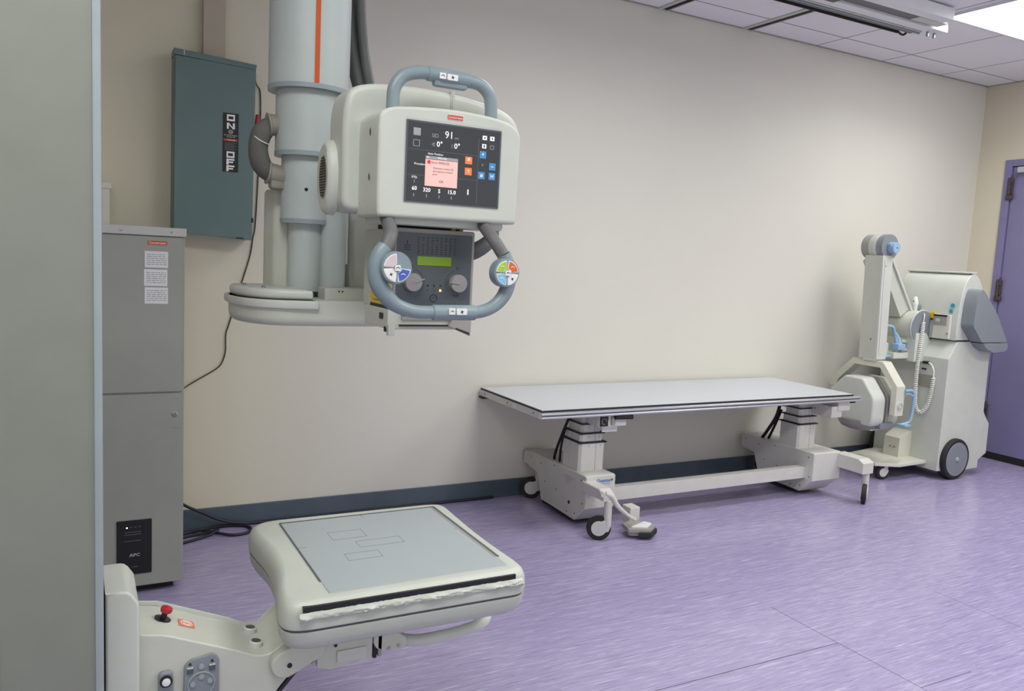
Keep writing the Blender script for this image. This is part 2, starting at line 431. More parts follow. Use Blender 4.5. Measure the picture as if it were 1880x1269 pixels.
# overhead rails along the room (crane rails)
r = thing('ceiling_rail_assembly', 'silver and white overhead rails hung under the ceiling tiles, ending by the light panel', 'ceiling rails', (2, -.78, H))
zr = 2.62
a = MB().box(-1.2, 3.98, -.660, -.650, zr - .008, zr + .008, M['darkgap']).tube([(3.98, -.655, zr), (4.02, -.655, zr - .01), (4.03, -.67, zr), (4.02, -.68, zr + .012)], .006, M['black'], 8); build('black_rod', a, r)  # thin black bar along the rails with a curled end
a = MB().box(-1.2, 4.09, -.725, -.675, zr, zr + .045, M['alu'], .004).box(-1.2, 4.088, -.712, -.700, zr - .006, zr + .001, M['mach_grey']).box(-1.2, 4.05, -.69, -.68, zr - .004, zr + .001, M['slate']); build('guide_rail', a, r)
a = MB().box(-1.2, 4.20, -.80, -.735, zr, zr + .06, M['label_w'], .003); rb = build('white_beam', a, r)
a = MB()
for x in (4.10, 4.155): a.cyl((x, -.75, zr), (x, -.75, zr - .025), .008, M['steel'], seg=12)
islands('bolt', a, rb)
a = MB().box(-1.2, 4.02, -.885, -.805, zr + .012, zr + .05, M['handle_dk']).box(3.86, 4.08, -.875, -.815, zr + .006, zr + .045, M['grey_trim'], .004); build('channel', a, r)
a = MB().box(-1.2, 4.02, -.955, -.89, zr, zr + .06, M['label_w'], .003); build('white_beam', a, r)
a = MB().box(3.05, 3.28, -.885, -.815, zr - .02, zr + .02, M['black'], .01); build('trolley', a, r)
a = MB()
for x in (-.5, 1.0, 2.4, 3.7): a.box(x, x + .05, -.95, -.68, zr + .045, H, M['grey_trim'])
islands('hanger', a, r)
r2 = thing('ceiling_rail_assembly', 'plain white overhead rail above the front half of the room', 'ceiling rails', (2, -2.7, H))
a = MB().box(-1.2, 4.2, -2.79, -2.73, zr, zr + .06, M['label_w'], .003); build('white_beam', a, r2)
a = MB()
for x in (-.5, 1.0, 2.4, 3.7): a.box(x, x + .05, -2.78, -2.74, zr + .055, H, M['grey_trim'])
islands('hanger', a, r2)

# ---------------------------------------------------------------- overhead x-ray unit
AX, AY = .556, -1.5
ot = thing('overhead_xray_unit', 'ceiling-hung x-ray tube with telescopic column, touchscreen console and steering handles', 'x-ray machine', (AX, AY, 1.08))
a = MB().box(.38, .73, -1.68, -1.32, zr - .07, zr - .002, M['cream'], .01).box(.46, .66, -2.80, -.70, zr - .03, zr - .002, M['cream'], .004); build('bridge_carriage', a, ot)
def seg_tube(r, z0, z1, parent_ring=True):
    s = MB().lathe([(r, z0), (r, z1)], M['tubeblue'], (AX, AY, 0), seg=64)
    return s
segs = [(.106, 1.705, zr - .08), (.086, 1.535, 1.75), (.0685, 1.358, 1.58), (.0475, 1.165, 1.40)]
for i, (r_, z0, z1) in enumerate(segs):
    tb_ = build('telescopic_tube', MB().lathe([(r_, z0), (r_, z1)], M['tubeblue'], (AX, AY, 0), seg=72), ot)
    if i < 3:
        g = MB().lathe([(r_ - .014, z0 - .010), (r_ + .0012, z0 - .010), (r_ + .0014, z0 + .002), (r_ - .01, z0 + .002)], M['ringblue'], (AX, AY, 0), seg=72)
        build('end_ring', g, tb_)
    if i == 0:
        st = MB(); ring = []
        for zz in (z0 + .002, z1 - .01):
            row = []
            for ph in (-1.695, -1.655, -1.615, -1.575): row.append((AX + (r_ + .0008) * math.cos(ph), AY + (r_ + .0008) * math.sin(ph), zz))
            ring.append(row)
        bm_ = bmesh.new(); A = [bm_.verts.new(p) for p in ring[0]]; B = [bm_.verts.new(p) for p in ring[1]]
        for q in range(3): bm_.faces.new([A[q], A[q + 1], B[q + 1], B[q]])
        st.add(bm_, M['orange']); build('stripe', st, tb_, label='orange stripe')
    if i == 2:
        hb = MB().cyl((AX - .018, AY - .064, 1.437), (AX - .018, AY - .0675, 1.437), .0045, M['darkgap'], seg=14); build('hole_plug', hb, tb_)
# shelf / cradle arm beneath the column
def shelf_poly(g):
    return roundpoly([(.352 - g, -1.50), (.372 - g, -1.60 - g), (.43, -1.672 - g), (.56, -1.69 - g), (.78, -1.69 - g), (.86, -1.64), (.86, -1.34), (.5, -1.34), (.38, -1.38)], .05)
s = MB().prism(shelf_poly(0), 'z', 1.083, 1.150, M['cream2'], .022, 4, 'a0')
build('cradle_arm', s, ot)
s = MB(); lip = roundpoly([(.350, -1.50), (.368, -1.612), (.428, -1.682), (.545, -1.702), (.545, -1.62), (.545, -1.36), (.5, -1.335), (.36, -1.37)], [.04, .06, .06, .008, 0, .02, .04, .04])
s.prism(lip, 'z', 1.128, 1.150, M['cream'], .006, 2)
lip2 = roundpoly([(.362, -1.50), (.380, -1.60), (.435, -1.662), (.535, -1.682), (.535, -1.60), (.535, -1.36), (.5, -1.345), (.372, -1.385)], [.04, .05, .05, .008, 0, .02, .04, .04])
s.prism(lip2, 'z', 1.149, 1.176, M['cream'], .010, 3)
cv = build('arm_cover', s, ot)
s = MB()
for x, y, z in ((.425, -1.60, 1.1765), (.40, -1.47, 1.1765)): s.lathe([(.0055, 0), (.005, .003), (.002, .0045)], M['steel'], (x, y, z), seg=12)
islands('screw', s, cv)
# upright behind the column
s = MB().prism(roundpoly([(.462, -1.40), (.478, -1.46), (.52, -1.475), (.52, -1.36), (.48, -1.345)], .012), 'z', 1.165, 1.44, M['cream2'], .012, 3, 'a1')
s.prism(roundpoly([(.50, -1.475), (.60, -1.485), (.66, -1.52), (.72, -1.60), (.86, -1.62), (.86, -1.34), (.50, -1.34)], .04), 'z', 1.14, 1.40, M['cream2'], .01, 3, 'a1')
build('upright_bracket', s, ot)
s = MB().prism(roundpoly([(.585, -1.50), (.59, -1.56), (.65, -1.575), (.66, -1.50)], .02), 'z', 1.17, 1.42, M['tubeblue'])
build('slide_cover', s, ot)
s = MB().prism(roundpoly([(.575, -1.56), (.575, -1.64), (.72, -1.64), (.73, -1.56)], .012), 'z', 1.148, 1.182, M['cream2'], .004, 2)
for x in (.612, .622): s.cyl((x, -1.642, 1.173), (x, -1.637, 1.173), .002, M['darkgap'], seg=8)
s.lathe([(.005, 0), (.004, .003), (.001, .004)], M['steel'], (.69, -1.61, 1.182), seg=12)
build('lower_clamp', s, ot)
s = MB().tube([(.6475, -1.577, 1.40), (.6475, -1.579, 1.30), (.648, -1.58, 1.245)], .0035, M['grey_trim'], 8, 3); build('drain_line', s, ot)
# cable loop on the left of the column
p = [(.475, -1.5, 1.603), (.455, -1.5, 1.599), (.434, -1.5, 1.578), (.425, -1.5, 1.540), (.432, -1.5, 1.502), (.450, -1.5, 1.481), (.470, -1.5, 1.476)]
s = MB().tube(p, [.023, .024, .0265, .025, .0265, .025, .023], M['hose'], 18, 7); hs = build('cable_sleeve', s, ot)
s = MB().tube([(.412, -1.519, 1.566), (.425, -1.5265, 1.556), (.438, -1.526, 1.551), (.449, -1.518, 1.549)], .0016, M['label_w'], 6, 4); build('zip_tie', s, hs)
s = MB().cyl((.455, -1.5, 1.602), (.490, -1.5, 1.606), .028, M['collar'], .026, 28, .003).cyl((.449, -1.5, 1.601), (.455, -1.5, 1.602), .032, M['collar'], .032, 28, .002); build('hose_collar', s, ot)
s = MB().cyl((.455, -1.5, 1.477), (.51, -1.5, 1.468), .027, M['collar'], .026, 28, .003).cyl((.449, -1.5, 1.478), (.455, -1.5, 1.477), .031, M['collar'], .031, 28, .002).box(.455, .50, -1.52, -1.48, 1.435, 1.48, M['collar'], .008); build('hose_collar', s, ot)
# long hose to the ceiling
s = MB().tube([(.652, -1.42, zr - .05), (.662, -1.42, 2.2), (.680, -1.42, 1.95), (.70, -1.44, 1.80), (.722, -1.50, 1.68), (.74, -1.62, 1.60)], [.027, .027, .025, .022, .022, .022], M['hose2'], 16, 8)
s.tube([(.700, -1.452, 2.2), (.708, -1.45, 1.95), (.722, -1.47, 1.80), (.735, -1.53, 1.68), (.742, -1.64, 1.60)], .014, M['hose2'], 12, 8); build('cable_hose', s, ot)

# tube housing (rear shroud)
sh = roundpoly([(.535, 1.372), (.985, 1.372), (.992, 1.55), (.984, 1.617), (.945, 1.648), (.84, 1.668), (.72, 1.674), (.60, 1.668), (.545, 1.650), (.533, 1.60)], [.03, .03, .03, .03, .04, .05, .05, .05, .03, .03])
s = MB().prism(sh, 'y', -1.915, -1.79, M['cream3'], .016, 5)
shroud = build('tube_shroud', s, ot)
s = MB().box(.792, .7955, -1.9165, -1.84, 1.60, 1.673, M['cream3']).box(.7955, .80, -1.918, -1.82, 1.59, 1.6735, M['cream3'], .001); build('seam_strip', s, shroud)
s = MB().cyl((.545, -1.835, 1.452), (.98, -1.835, 1.452), .074, M['cream3'], seg=48, bev=.008); tubeh = build('tube_housing', s, ot)
s = MB(); s.M = Matrix.Translation((0, -1.82, 0)) @ Matrix.Diagonal((1, .66, 1, 1)) @ Matrix.Translation((0, 1.812, 0))
s.lathe([(.088, .028), (.087, .012), (.080, .004), (.072, 0)], M['cream3'], (.512, -1.812, 1.452), 'x', 56)
cap = build('end_cap', s, tubeh)
s = MB(); s.M = Matrix.Translation((0, -1.832, 0)) @ Matrix.Diagonal((1, .62, 1, 1)) @ Matrix.Translation((0, 1.830, 0))
s.lathe([(.0505, 0), (.050, -.0015), (.001, -.002)], M['collar'], (.512, -1.830, 1.452), 'x', 40)
for k in range(-7, 8):
    hz = math.sqrt(max(.0024 - (k * .0062) ** 2, 0)); 
    if hz > .006: s.box(.5085, .5095, -1.830 - hz * .9, -1.830 + hz * .9, 1.452 + k * .0062 - .0013, 1.452 + k * .0062 + .0013, M['ink'])
build('vent_grille', s, cap)
# console (front housing with the screen)
F0 = -2.05
cf = roundpoly([(.571, 1.40), (.573, 1.360), (.914, 1.363), (.9145, 1.40), (.917, 1.572), (.890, 1.594), (.832, 1.604), (.750, 1.608), (.660, 1.603), (.598, 1.596), (.572, 1.582), (.570, 1.55)],
               [0, .009, .009, 0, .02, .02, .03, .04, .03, .02, .015, .01])
s = MB().prism(cf, 'y', F0, -1.905, M['cream3'], .008, 4, 'a0')
con = build('console', s, ot)
s = MB().prism(rr(.592, .895, 1.347, 1.366, .008), 'y', -2.02, -1.90, M['cream3'], .004, 2); build('underside', s, con)
s = MB()
for z in (1.545, 1.448): 
    s.prism([(-1.995 + .0045 * math.cos(q * PI / 6), z + .009 * math.sin(q * PI / 6)) for q in range(12)], 'x', .5685, .572, M['steel'], .001, 1)
    s.prism([(-1.995 + .0025 * math.cos(q * PI / 6), z + .005 * math.sin(q * PI / 6)) for q in range(12)], 'x', .5682, .5695, M['ink'])
islands('side_screw', s, con)
s = MB()
s.prism(rr(.629, .866, 1.394, 1.578, .006), 'y', F0 - .0008, F0 + .002, M['grey_trim'])
s.prism(rr(.631, .863, 1.396, 1.573, .003), 'y', F0 - .0016, F0, M['slate'])
build('screen_bezel', s, con)
# screen content
sx0, sx1, sz0, sz1 = .6365, .8590, 1.4005, 1.5695
YS = F0 - .0025
s = MB().box(sx0, sx1, YS, F0 - .001, sz0, sz1, M['scr'])
def SP(u, v): return sx0 + u * (sx1 - sx0), sz1 - v * (sz1 - sz0)
def srect(u0, v0, u1, v1, m, d=.0004):
    x0, z1_ = SP(u0, v0); x1, z0_ = SP(u1, v1); s.box(x0, x1, YS - d, YS, z0_, z1_, M[m])
def sframe(u0, v0, u1, v1, m, th=.006):
    srect(u0, v0, u1, v0 + th * 1.3, m); srect(u0, v1 - th * 1.3, u1, v1, m); srect(u0, v0, u0 + th, v1, m); srect(u1 - th, v0, u1, v1, m)
def stext(tx, u, v, size, m, align='CENTER', d=.0006, bold=0): x, z = SP(u, v); s.text(tx, (x, YS - d, z), size, M[m], align=align, bold=bold)
srect(.05, .075, .125, .17, 's_grey'); sframe(.05, .225, .12, .31, 's_grey')
stext('SID', .28, .15, .0115, 's_grey'); stext('91', .43, .125, .022, 's_white'); stext('cm', .51, .15, .009, 's_grey')
stext('\u25c1', .26, .265, .010, 's_grey'); s.text('<', (SP(.26, .265)[0], YS - .0006, SP(.26, .265)[1]), .012, M['s_grey'])
stext('0\u00b0', .33, .255, .0165, 's_white', bold=.0002); stext('(', .465, .255, .012, 's_grey'); stext('0\u00b0', .52, .255, .0165, 's_white', bold=.0002)
srect(.0, .345, .76, .349, 's_line'); srect(.0, .67, .76, .674, 's_line'); srect(.757, .12, .761, .97, 's_line')
stext('Auto Position', .29, .385, .0065, 's_white'); stext('Procedure', .13, .53, .0065, 's_white')
stext('kVp', .075, .70, .0080, 's_white'); stext('60', .078, .845, .012, 's_white', bold=.0002)
stext('320', .21, .855, .012, 's_white', bold=.0002); stext('5', .345, .86, .012, 's_white', bold=.0002); stext('15.0', .48, .86, .012, 's_white', bold=.0002)
for u in (.075, .21, .345, .48): srect(u - .004, .91, u + .004, .95, 's_grey')
srect(.072, .735, .078, .775, 's_grey')
srect(.655, .80, .668, .87, 's_white')
for u, v in ((.655, .37), (.655, .515)): srect(u - .038, v, u + .038, v + .095, 's_orange')
stext('\u00d7', .655, .41, .016, 's_white'); stext('!!', .655, .56, .010, 's_white')
for u, v in ((.812, .275), (.805, .55), (.925, .42), (.925, .55)): srect(u - .036, v, u + .036, v + .095, 's_blue')
stext('+', .812, .32, .013, 's_white'); stext('#', .805, .597, .012, 's_white'); stext('H', .925, .597, .011, 's_white'); stext('~', .925, .467, .012, 's_white'); stext('V', .812, .46, .010, 's_grey')
for u in (.825, .91): srect(u - .024, .07, u + .024, .125, 's_white'); srect(u - .007, .085, u + .007, .11, 'scr', .0007)
srect(.80, .18, .845, .235, 's_white'); srect(.815, .19, .830, .225, 'scr', .0007); sframe(.888, .185, .935, .24, 's_grey')
srect(.185, .415, .535, .80, 's_pink', .0010); srect(.185, .415, .535, .452, 's_grey', .0014); srect(.187, .452, .533, .456, 's_pinkdk', .0015)
stext('Warning', .36, .432, .0060, 's_white', d=.0018); srect(.20, .425, .212, .440, 's_white', .0017)
x, z = SP(.222, .492); s.cyl((x, YS - .0012, z), (x, YS - .0016, z), .0040, M['s_red'], seg=18)
stext('Error 30902102', .345, .495, .0066, 's_pinkdk', d=.0014)
stext('Positioner vertical (Z)', .38, .565, .0055, 's_pinkdk', d=.0014); stext('axis reports a motion', .375, .605, .0055, 's_pinkdk', d=.0014); stext('error', .29, .645, .0055, 's_pinkdk', d=.0014)
stext('OK', .36, .735, .0075, 's_pinkdk', d=.0014)
build('display', s, con)
s = MB().prism(rr(.7255, .7665, 1.5825, 1.5955, .002), 'y', F0 - .0008, F0, M['label_w']).prism(rr(.727, .765, 1.584, 1.594, .0015), 'y', F0 - .0014, F0, M['label_red']).text('Carestream', (.746, F0 - .0018, 1.5888), .0074, M['ink_w'])
build('badge', s, con, label='red badge with white lettering')

# top handle
HY = -1.985
s = MB().tube([(.622, HY, 1.585), (.622, HY, 1.615), (.625, HY, 1.648), (.645, HY, 1.676), (.682, HY, 1.689), (.72, HY, 1.690), (.76, HY, 1.6885), (.80, HY, 1.687), (.834, HY, 1.683), (.858, HY, 1.664), (.865, HY, 1.635), (.866, HY, 1.605), (.866, HY, 1.58)], .0148, M['handle'], 20, 7)
th = build('top_handle', s, ot)
s = MB().cyl((.700, HY, 1.6902), (.806, HY, 1.6868), .0168, M['handle'], seg=28, bev=.003).box(.716, .80, HY - .010, HY + .012, 1.664, 1.69, M['handle'], .006); build('grip', s, th)
def btn(mb, x, y, z, w_, h_, sym):
    mb.prism(rr(x - w_ / 2, x + w_ / 2, z - h_ / 2, z + h_ / 2, .0018), 'y', y - .002, y + .006, M['white_btn'], .0007, 2)
    if sym == 'up': mb.prism([(x - .004, z - .0015), (x, z + .0015), (x + .004, z - .0015), (x + .004, z), (x, z + .003), (x - .004, z)], 'y', y - .0026, y - .002, M['ink'])
    else:
        pts = [(x + (.0048 if q % 2 == 0 else .0018) * math.cos(q * PI / 4 + .4), z + (.0048 if q % 2 == 0 else .0018) * math.sin(q * PI / 4 + .4)) for q in range(8)]
        mb.prism(pts, 'y', y - .0026, y - .002, M['ink'])
s = MB(); btn(s, .7325, HY - .0165, 1.686, .0155, .0135, 'up'); build('button', s, th)
s = MB(); btn(s, .7565, HY - .0165, 1.6855, .0265, .0135, 'x'); build('button', s, th)

# steering handle below the console
LY = -2.10
s = MB().tube([(.606, -2.00, 1.375), (.604, -2.03, 1.352), (.592, -2.085, 1.322), (.575, LY, 1.290)], .0155, M['handle_dk'], 18, 6)
s.tube([(.843, -2.00, 1.378), (.840, -2.03, 1.355), (.838, -2.08, 1.328), (.858, LY, 1.290)], .0145, M['handle_dk'], 18, 6)
sleeves = s
s = MB().tube([(.576, LY, 1.296), (.564, LY, 1.278), (.557, LY, 1.250), (.562, LY, 1.219), (.580, LY, 1.193), (.605, LY, 1.172), (.645, LY, 1.1595), (.690, LY, 1.1575), (.735, LY, 1.157), (.780, LY, 1.158), (.815, LY, 1.163), (.845, LY, 1.178), (.867, LY, 1.205), (.875, LY, 1.237), (.873, LY, 1.262), (.858, LY, 1.293)],
              [.0165, .018, .0185, .0185, .0185, .016, .0145, .0145, .0145, .0145, .0145, .015, .0165, .017, .017, .016], M['handle'], 22, 7)
sh_ = build('steering_handle', s, ot)
islands('sleeve', sleeves, sh_)
s = MB().cyl((.688, LY, 1.1575), (.792, LY, 1.158), .0172, M['handle'], seg=28, bev=.003); build('grip', s, sh_)
s = MB(); btn(s, .7285, LY - .0170, 1.1615, .0150, .014, 'up'); build('button', s, sh_)
s = MB(); btn(s, .7520, LY - .0170, 1.1610, .0250, .014, 'x'); build('button', s, sh_)
def wedge(cx, cz, r0, r1, a0, a1, y0, y1, m, rim=None):
    mb = MB(); n = 8
    def poly(ra, rb, aa, ab):
        return [(cx + rb * math.cos(aa + (ab - aa) * k / n), cz + rb * math.sin(aa + (ab - aa) * k / n)) for k in range(n + 1)] + \
               [(cx + ra * math.cos(ab - (ab - aa) * k / n), cz + ra * math.sin(ab - (ab - aa) * k / n)) for k in range(n + 1)]
    mb.prism(poly(r0, r1, a0, a1), 'y', y0, y1, M['white_btn'], .0006, 2)
    mb.prism(poly(r0 + .002, r1 - .002, a0 + .09, a1 - .09), 'y', y0 - .0005, y0 + .001, M[m])
    return mb
for cx, cz, cols, R_ in ((.5925, 1.2525, {1: 'pink_btn', 2: 'white_btn', 3: 'blue_btn'}, .0345), (.8535, 1.2510, {0: 'orange_btn', 1: 'lime_btn', 2: 'sky_btn', 3: 'white_btn'}, .0325)):
    s = MB().lathe([(R_ * .96, 0), (R_, .004), (R_, .026), (R_ * .93, .030)], M['handle'], (cx, LY - .030, cz), 'y', 48)
    pad = build('button_pad', s, sh_)
    for q, mname in cols.items():
        a0 = q * PI / 2 + .08; mb = wedge(cx, cz, .0085, R_ - .0045, a0, a0 + PI / 2 - .16, LY - .0325, LY - .0285, mname)
        am = a0 + PI / 4 - .08; px, pz = cx + R_ * .56 * math.cos(am), cz + R_ * .56 * math.sin(am)
        if mname == 'white_btn': mb.prism([(px + (.0042 if k % 2 == 0 else .0016) * math.cos(k * PI / 4 + .4), pz + (.0042 if k % 2 == 0 else .0016) * math.sin(k * PI / 4 + .4)) for k in range(8)], 'y', LY - .0336, LY - .033, M['ink'])
        elif mname != 'pink_btn': mb.tube([(px - .005, LY - .0332, pz), (px, LY - .0334, pz + .002), (px + .004, LY - .0332, pz - .001)], .0008, M['ink_w'], 6, 4)
        build('button', mb, pad, label={'pink_btn': 'pale pink button', 'white_btn': 'white button', 'blue_btn': 'blue button', 'orange_btn': 'orange button', 'lime_btn': 'lime green button', 'sky_btn': 'light blue button'}[mname])
    mb = MB(); btn(mb, cx, LY - .034, cz, .0125, .0125, 'up'); build('button', mb, pad, label='white square centre button')

# collimator
C0 = -1.97
s = MB().prism(rr(.640, .840, 1.150, 1.338, .004), 'y', C0 + .006, -1.76, M['cream2'], .003, 2)
s.prism(rr(.643, .845, 1.150, 1.342, .006), 'y', C0 - .002, C0 + .008, M['bezel'], .002, 2)
s.box(.66, .82, -1.95, -1.80, 1.335, 1.38, M['darkgap'])
col = build('collimator', s, ot)
s = MB().prism(rr(.6485, .838, 1.160, 1.332, .003), 'y', C0 - .0035, C0, M['slate'])
for ix in range(9):
    for iz in range(8):
        x, z = .698 + ix * .0115, 1.3205 - iz * .0052
        if random.random() < .93: s.box(x, x + .0035 + .003 * random.random(), C0 - .004, C0 - .0034, z, z + .0015, M['ink'])
for ix in range(3): s.box(.665, .665 + .016, C0 - .004, C0 - .0034, 1.292 + ix * .005, 1.2935 + ix * .005, M['ink'])
s.box(.6715, .6735, C0 - .004, C0 - .0034, 1.306, 1.314, M['ink'])
for kx, n0, n1 in ((.687, -1.0, 1.25), (.802, 1.9, 4.9)):
    for k in range(14):
        a_ = n0 + (n1 - n0) * k / 13
        x, z = kx + .030 * math.cos(a_), 1.2175 + .030 * math.sin(a_)
        s.box(x - .001, x + .001, C0 - .004, C0 - .0034, z - .001, z + .001, M['ink'])
for x in (.727, .743, .759): s.prism([(x - .003, 1.209), (x + .003, 1.209), (x, 1.214)], 'y', C0 - .004, C0 - .0034, M['ink']); s.box(x - .001, x + .001, C0 - .004, C0 - .0034, 1.199, 1.201, M['ink'])
s.text('H', (.802, C0 - .004, 1.253), .010, M['ink']); s.text('E', (.687, C0 - .004, 1.253), .010, M['ink']); s.text('S', (.80, C0 - .004, 1.168), .008, M['ink'])
s.tube([(.743 + .009 * math.cos(k * PI / 5), C0 - .0036, 1.181 + .009 * math.sin(k * PI / 5)) for k in range(11)], .0008, M['ink'], 6, 1); s.text('?', (.743, C0 - .004, 1.181), .010, M['ink'])
build('control_face', s, col)
s = MB().box(.6985, .7845, C0 - .0048, C0 - .003, 1.2575, 1.2785, M['lcd'], .0006); build('lcd_display', s, col, label='green liquid crystal display')
s = MB().lathe([(.0026, 0), (.002, -.001), (.0006, -.0014)], M['led'], (.7595, C0 - .0035, 1.1995), 'y', 14); build('indicator_light', s, col, label='lit amber indicator')
for kx, ang in ((.687, .35), (.802, PI - .12)):
    s = MB().lathe([(.0215, 0), (.0215, -.012), (.020, -.0155), (.001, -.0165)], M['knob'], (kx, C0 - .0035, 1.2175), 'y', 40)
    s.M = Matrix.Translation((kx, 0, 1.2175)) @ Matrix.Rotation(-ang, 4, 'Y')
    s.box(0, .026, C0 - .0215, C0 - .019, -.0012, .0012, M['bezel'])
    build('knob', s, col)
s = MB()
s.box(.6385, .6402, -1.955, -1.825, 1.160, 1.262, M['yellow']); s.box(.638, .6404, -1.957, -1.823, 1.150, 1.160, M['ink']); s.box(.638, .6404, -1.850, -1.823, 1.262, 1.272, M['ink'])
for k in range(9): s.box(.6380, .6386, -1.945, -1.845 - .012 * random.random(), 1.168 + k * .0092, 1.1695 + k * .0092, M['ink'])
build('warning_label', s, col, label='yellow warning label with rows of black text')
s = MB()
s.box(.632, .845, C0, -1.80, 1.106, 1.152, M['cream2'], .003)
s.box(.665, .83, C0 - .006, C0 + .002, 1.140, 1.146, M['ink']).box(.665, .84, C0 - .004, C0 + .002, 1.128, 1.139, M['bezel'], .002)
s.box(.66, .79, C0 - .006, C0 + .002, 1.114, 1.118, M['ink'])
s.prism([(.782, 1.115), (.84, 1.092), (.842, 1.150), (.80, 1.150)], 'y', C0 - .012, C0 + .004, M['bezel'], .002, 2)
s.prism([(.80, 1.108), (.836, 1.095), (.836, 1.100), (.80, 1.112)], 'y', C0 - .014, C0 - .010, M['ink'])
s.box(.632, .648, C0 - .008, C0 + .006, 1.092, 1.118, M['cream2'], .002)
s.box(.6305, .634, C0 + .03, C0 + .055, 1.128, 1.142, M['ink']).box(.6305, .634, C0 + .008, C0 + .02, 1.100, 1.112, M['ink'])
build('accessory_rail', s, col)
s = MB().box(.790, .822, -1.955, -1.925, 1.338, 1.349, M['yellow'], .003).cyl((.806, -1.957, 1.343), (.806, -1.95, 1.343), .005, M['ink'], seg=12); build('level_vial', s, col)
s = MB().tube([(.945, -1.85, 1.38), (.94, -1.88, 1.345), (.905, -1.91, 1.315), (.865, -1.90, 1.292), (.82, -1.86, 1.285)], [.013, .015, .019, .021, .018], M['hose2'], 14, 6); build('cable_hose', s, ot)

# ---------------------------------------------------------------- grey column of the wall stand + arm + tray
ws = thing('bucky_stand', 'tall pale grey stand column in the foreground at left with a white tilting detector tray', 'x-ray stand', (-.045, -2.1, 0))
s = MB().prism(roundpoly([(-.121, -2.20), (.030, -2.20), (.037, -2.190), (.040, -2.08), (.037, -2.0), (-.121, -2.0)], [.004, .002, .003, .003, .003, .004], 2), 'z', 0.02, 2.45, M['colgrey'])
colm = build('column', s, ws)
s = MB().box(.0245, .0385, -2.2035, -2.192, .02, 2.45, M['ringblue'], .003, 2); build('edge_strip', s, colm)  # lighter strip paints the lit bevel along the column edge
s = MB().box(-.20, .12, -2.28, -1.9, 0, .02, M['colgrey'], .004); build('base_plate', s, ws)
s = MB().box(.0385, .0425, -2.09, -2.02, .05, .60, M['darkgap']); build('slot', s, ws)
s = MB().prism([(.0435, .16), (.103, .16), (.103, .575), (.101, .588), (.090, .605), (.083, .611), (.076, .613), (.0435, .613)], 'y', -2.10, -1.94, M['cream'], .006, 3)
# rounded front chamfer
build('carriage', s, ws)
armp = roundpoly([(.095, .500), (.150, .492), (.300, .428), (.335, .410), (.365, .408), (.400, .440), (.452, .478), (.470, .455), (.465, .418), (.43, .38), (.375, .318), (.33, .20), (.095, .20)],
                 [0, .02, .02, .02, .02, .02, .01, .01, .01, .02, .02, .02, 0])
s = MB().prism(armp, 'y', -2.052, -1.902, M['cream2'], .004, 3)
arm = build('support_arm', s, ws)
s = MB().bar([(.10, -1.9, .5035), (.15, -1.9, .4955), (.30, -1.9, .4315), (.335, -1.9, .4135), (.365, -1.9, .4115), (.40, -1.9, .4435), (.45, -1.9, .480)], .007, .008, M['cream']); build('edge_strip', s, arm)
def ontop(x):  # height of the arm's top surface
    return .500 - (x - .10) * .31 if x < .335 else .41
s = MB()
tilt = Matrix.Translation((.155, -1.972, .4895)) @ Matrix.Rotation(.38, 4, 'Y')
s.M = tilt; s.lathe([(.017, 0), (.017, .002), (.001, .0025)], M['black'], (0, 0, 0), 'z', 28)
s.lathe([(.006, .002), (.006, .014)], M['black'], (0, 0, 0), 'z', 16); s.lathe([(.006, .013), (.011, .016), (.0125, .021), (.0115, .026), (.006, .0285), (.001, .029)], M['red'], (0, 0, 0), 'z', 24)
build('emergency_stop', s, arm, label='red mushroom stop button on a black ring')
s = MB(); s.M = Matrix.Translation((.202, -1.972, .4705)) @ Matrix.Rotation(.40, 4, 'Y')
s.box(-.017, .017, -.016, .016, 0, .0012, M['label_or'])
s.tube([(.012 * math.cos(k * PI / 8), .011 * math.sin(k * PI / 8), .0014) for k in range(17)], .0009, M['ink_w'], 6, 1)
s.tube([(.004, -.006, .0014), (-.006, -.004, .0014), (-.006, .004, .0014), (.004, .006, .0014), (.008, 0, .0014), (.004, -.006, .0014)], .0008, M['ink_w'], 6, 1)
build('warning_sticker', s, arm, label='orange square sticker')
for y in (-1.935, -2.005):
    s = MB(); s.M = Matrix.Translation((.340, y, .4085)) @ Matrix.Rotation(.15, 4, 'Y')
    s.lathe([(.018, -.002), (.016, .001)], M['darkgap'], (0, 0, 0), 'z', 24); s.lathe([(.0145, 0), (.0145, .012), (.0125, .014), (.0105, .014)], M['cream'], (0, 0, 0), 'z', 28); s.lathe([(.0105, .0142), (.001, .0146)], M['steel'], (0, 0, 0), 'z', 24)
    build('socket', s, arm)
s = MB().prism(rr(.140, .168, .330, .416, .010), 'y', -2.064, -2.05, M['mach_grey'], .004, 3).lathe([(.012, 0), (.012, -.005), (.009, -.005)], M['ink'], (.154, -2.064, .398), 'y', 24).lathe([(.008, 0), (.008, -.007), (.001, -.008)], M['white_btn'], (.154, -2.064, .398), 'y', 24)
build('hand_switch', s, arm)
kp = roundpoly([(.186, .30), (.257, .30), (.257, .425), (.245, .437), (.20, .430), (.189, .418)], .006)
s = MB().prism(kp, 'y', -2.060, -2.05, M['mach_grey'], .003, 2)
pad = build('keypad', s, arm)
s = MB().tube([(.222 + .026 * math.cos(k * PI / 12), -2.0605, .375 + .026 * math.sin(k * PI / 12)) for k in range(25)], .0018, M['ringblue'], 8, 1)
for x, z in ((.222, .414), (.222, .392), (.239, .380), (.205, .378)): s.lathe([(.0055, 0), (.0055, -.003), (.004, -.003)], M['ringblue'], (x, -2.060, z), 'y', 18).lathe([(.0038, 0), (.0036, -.002), (.001, -.002)], M['slate'], (x, -2.060, z), 'y', 16)
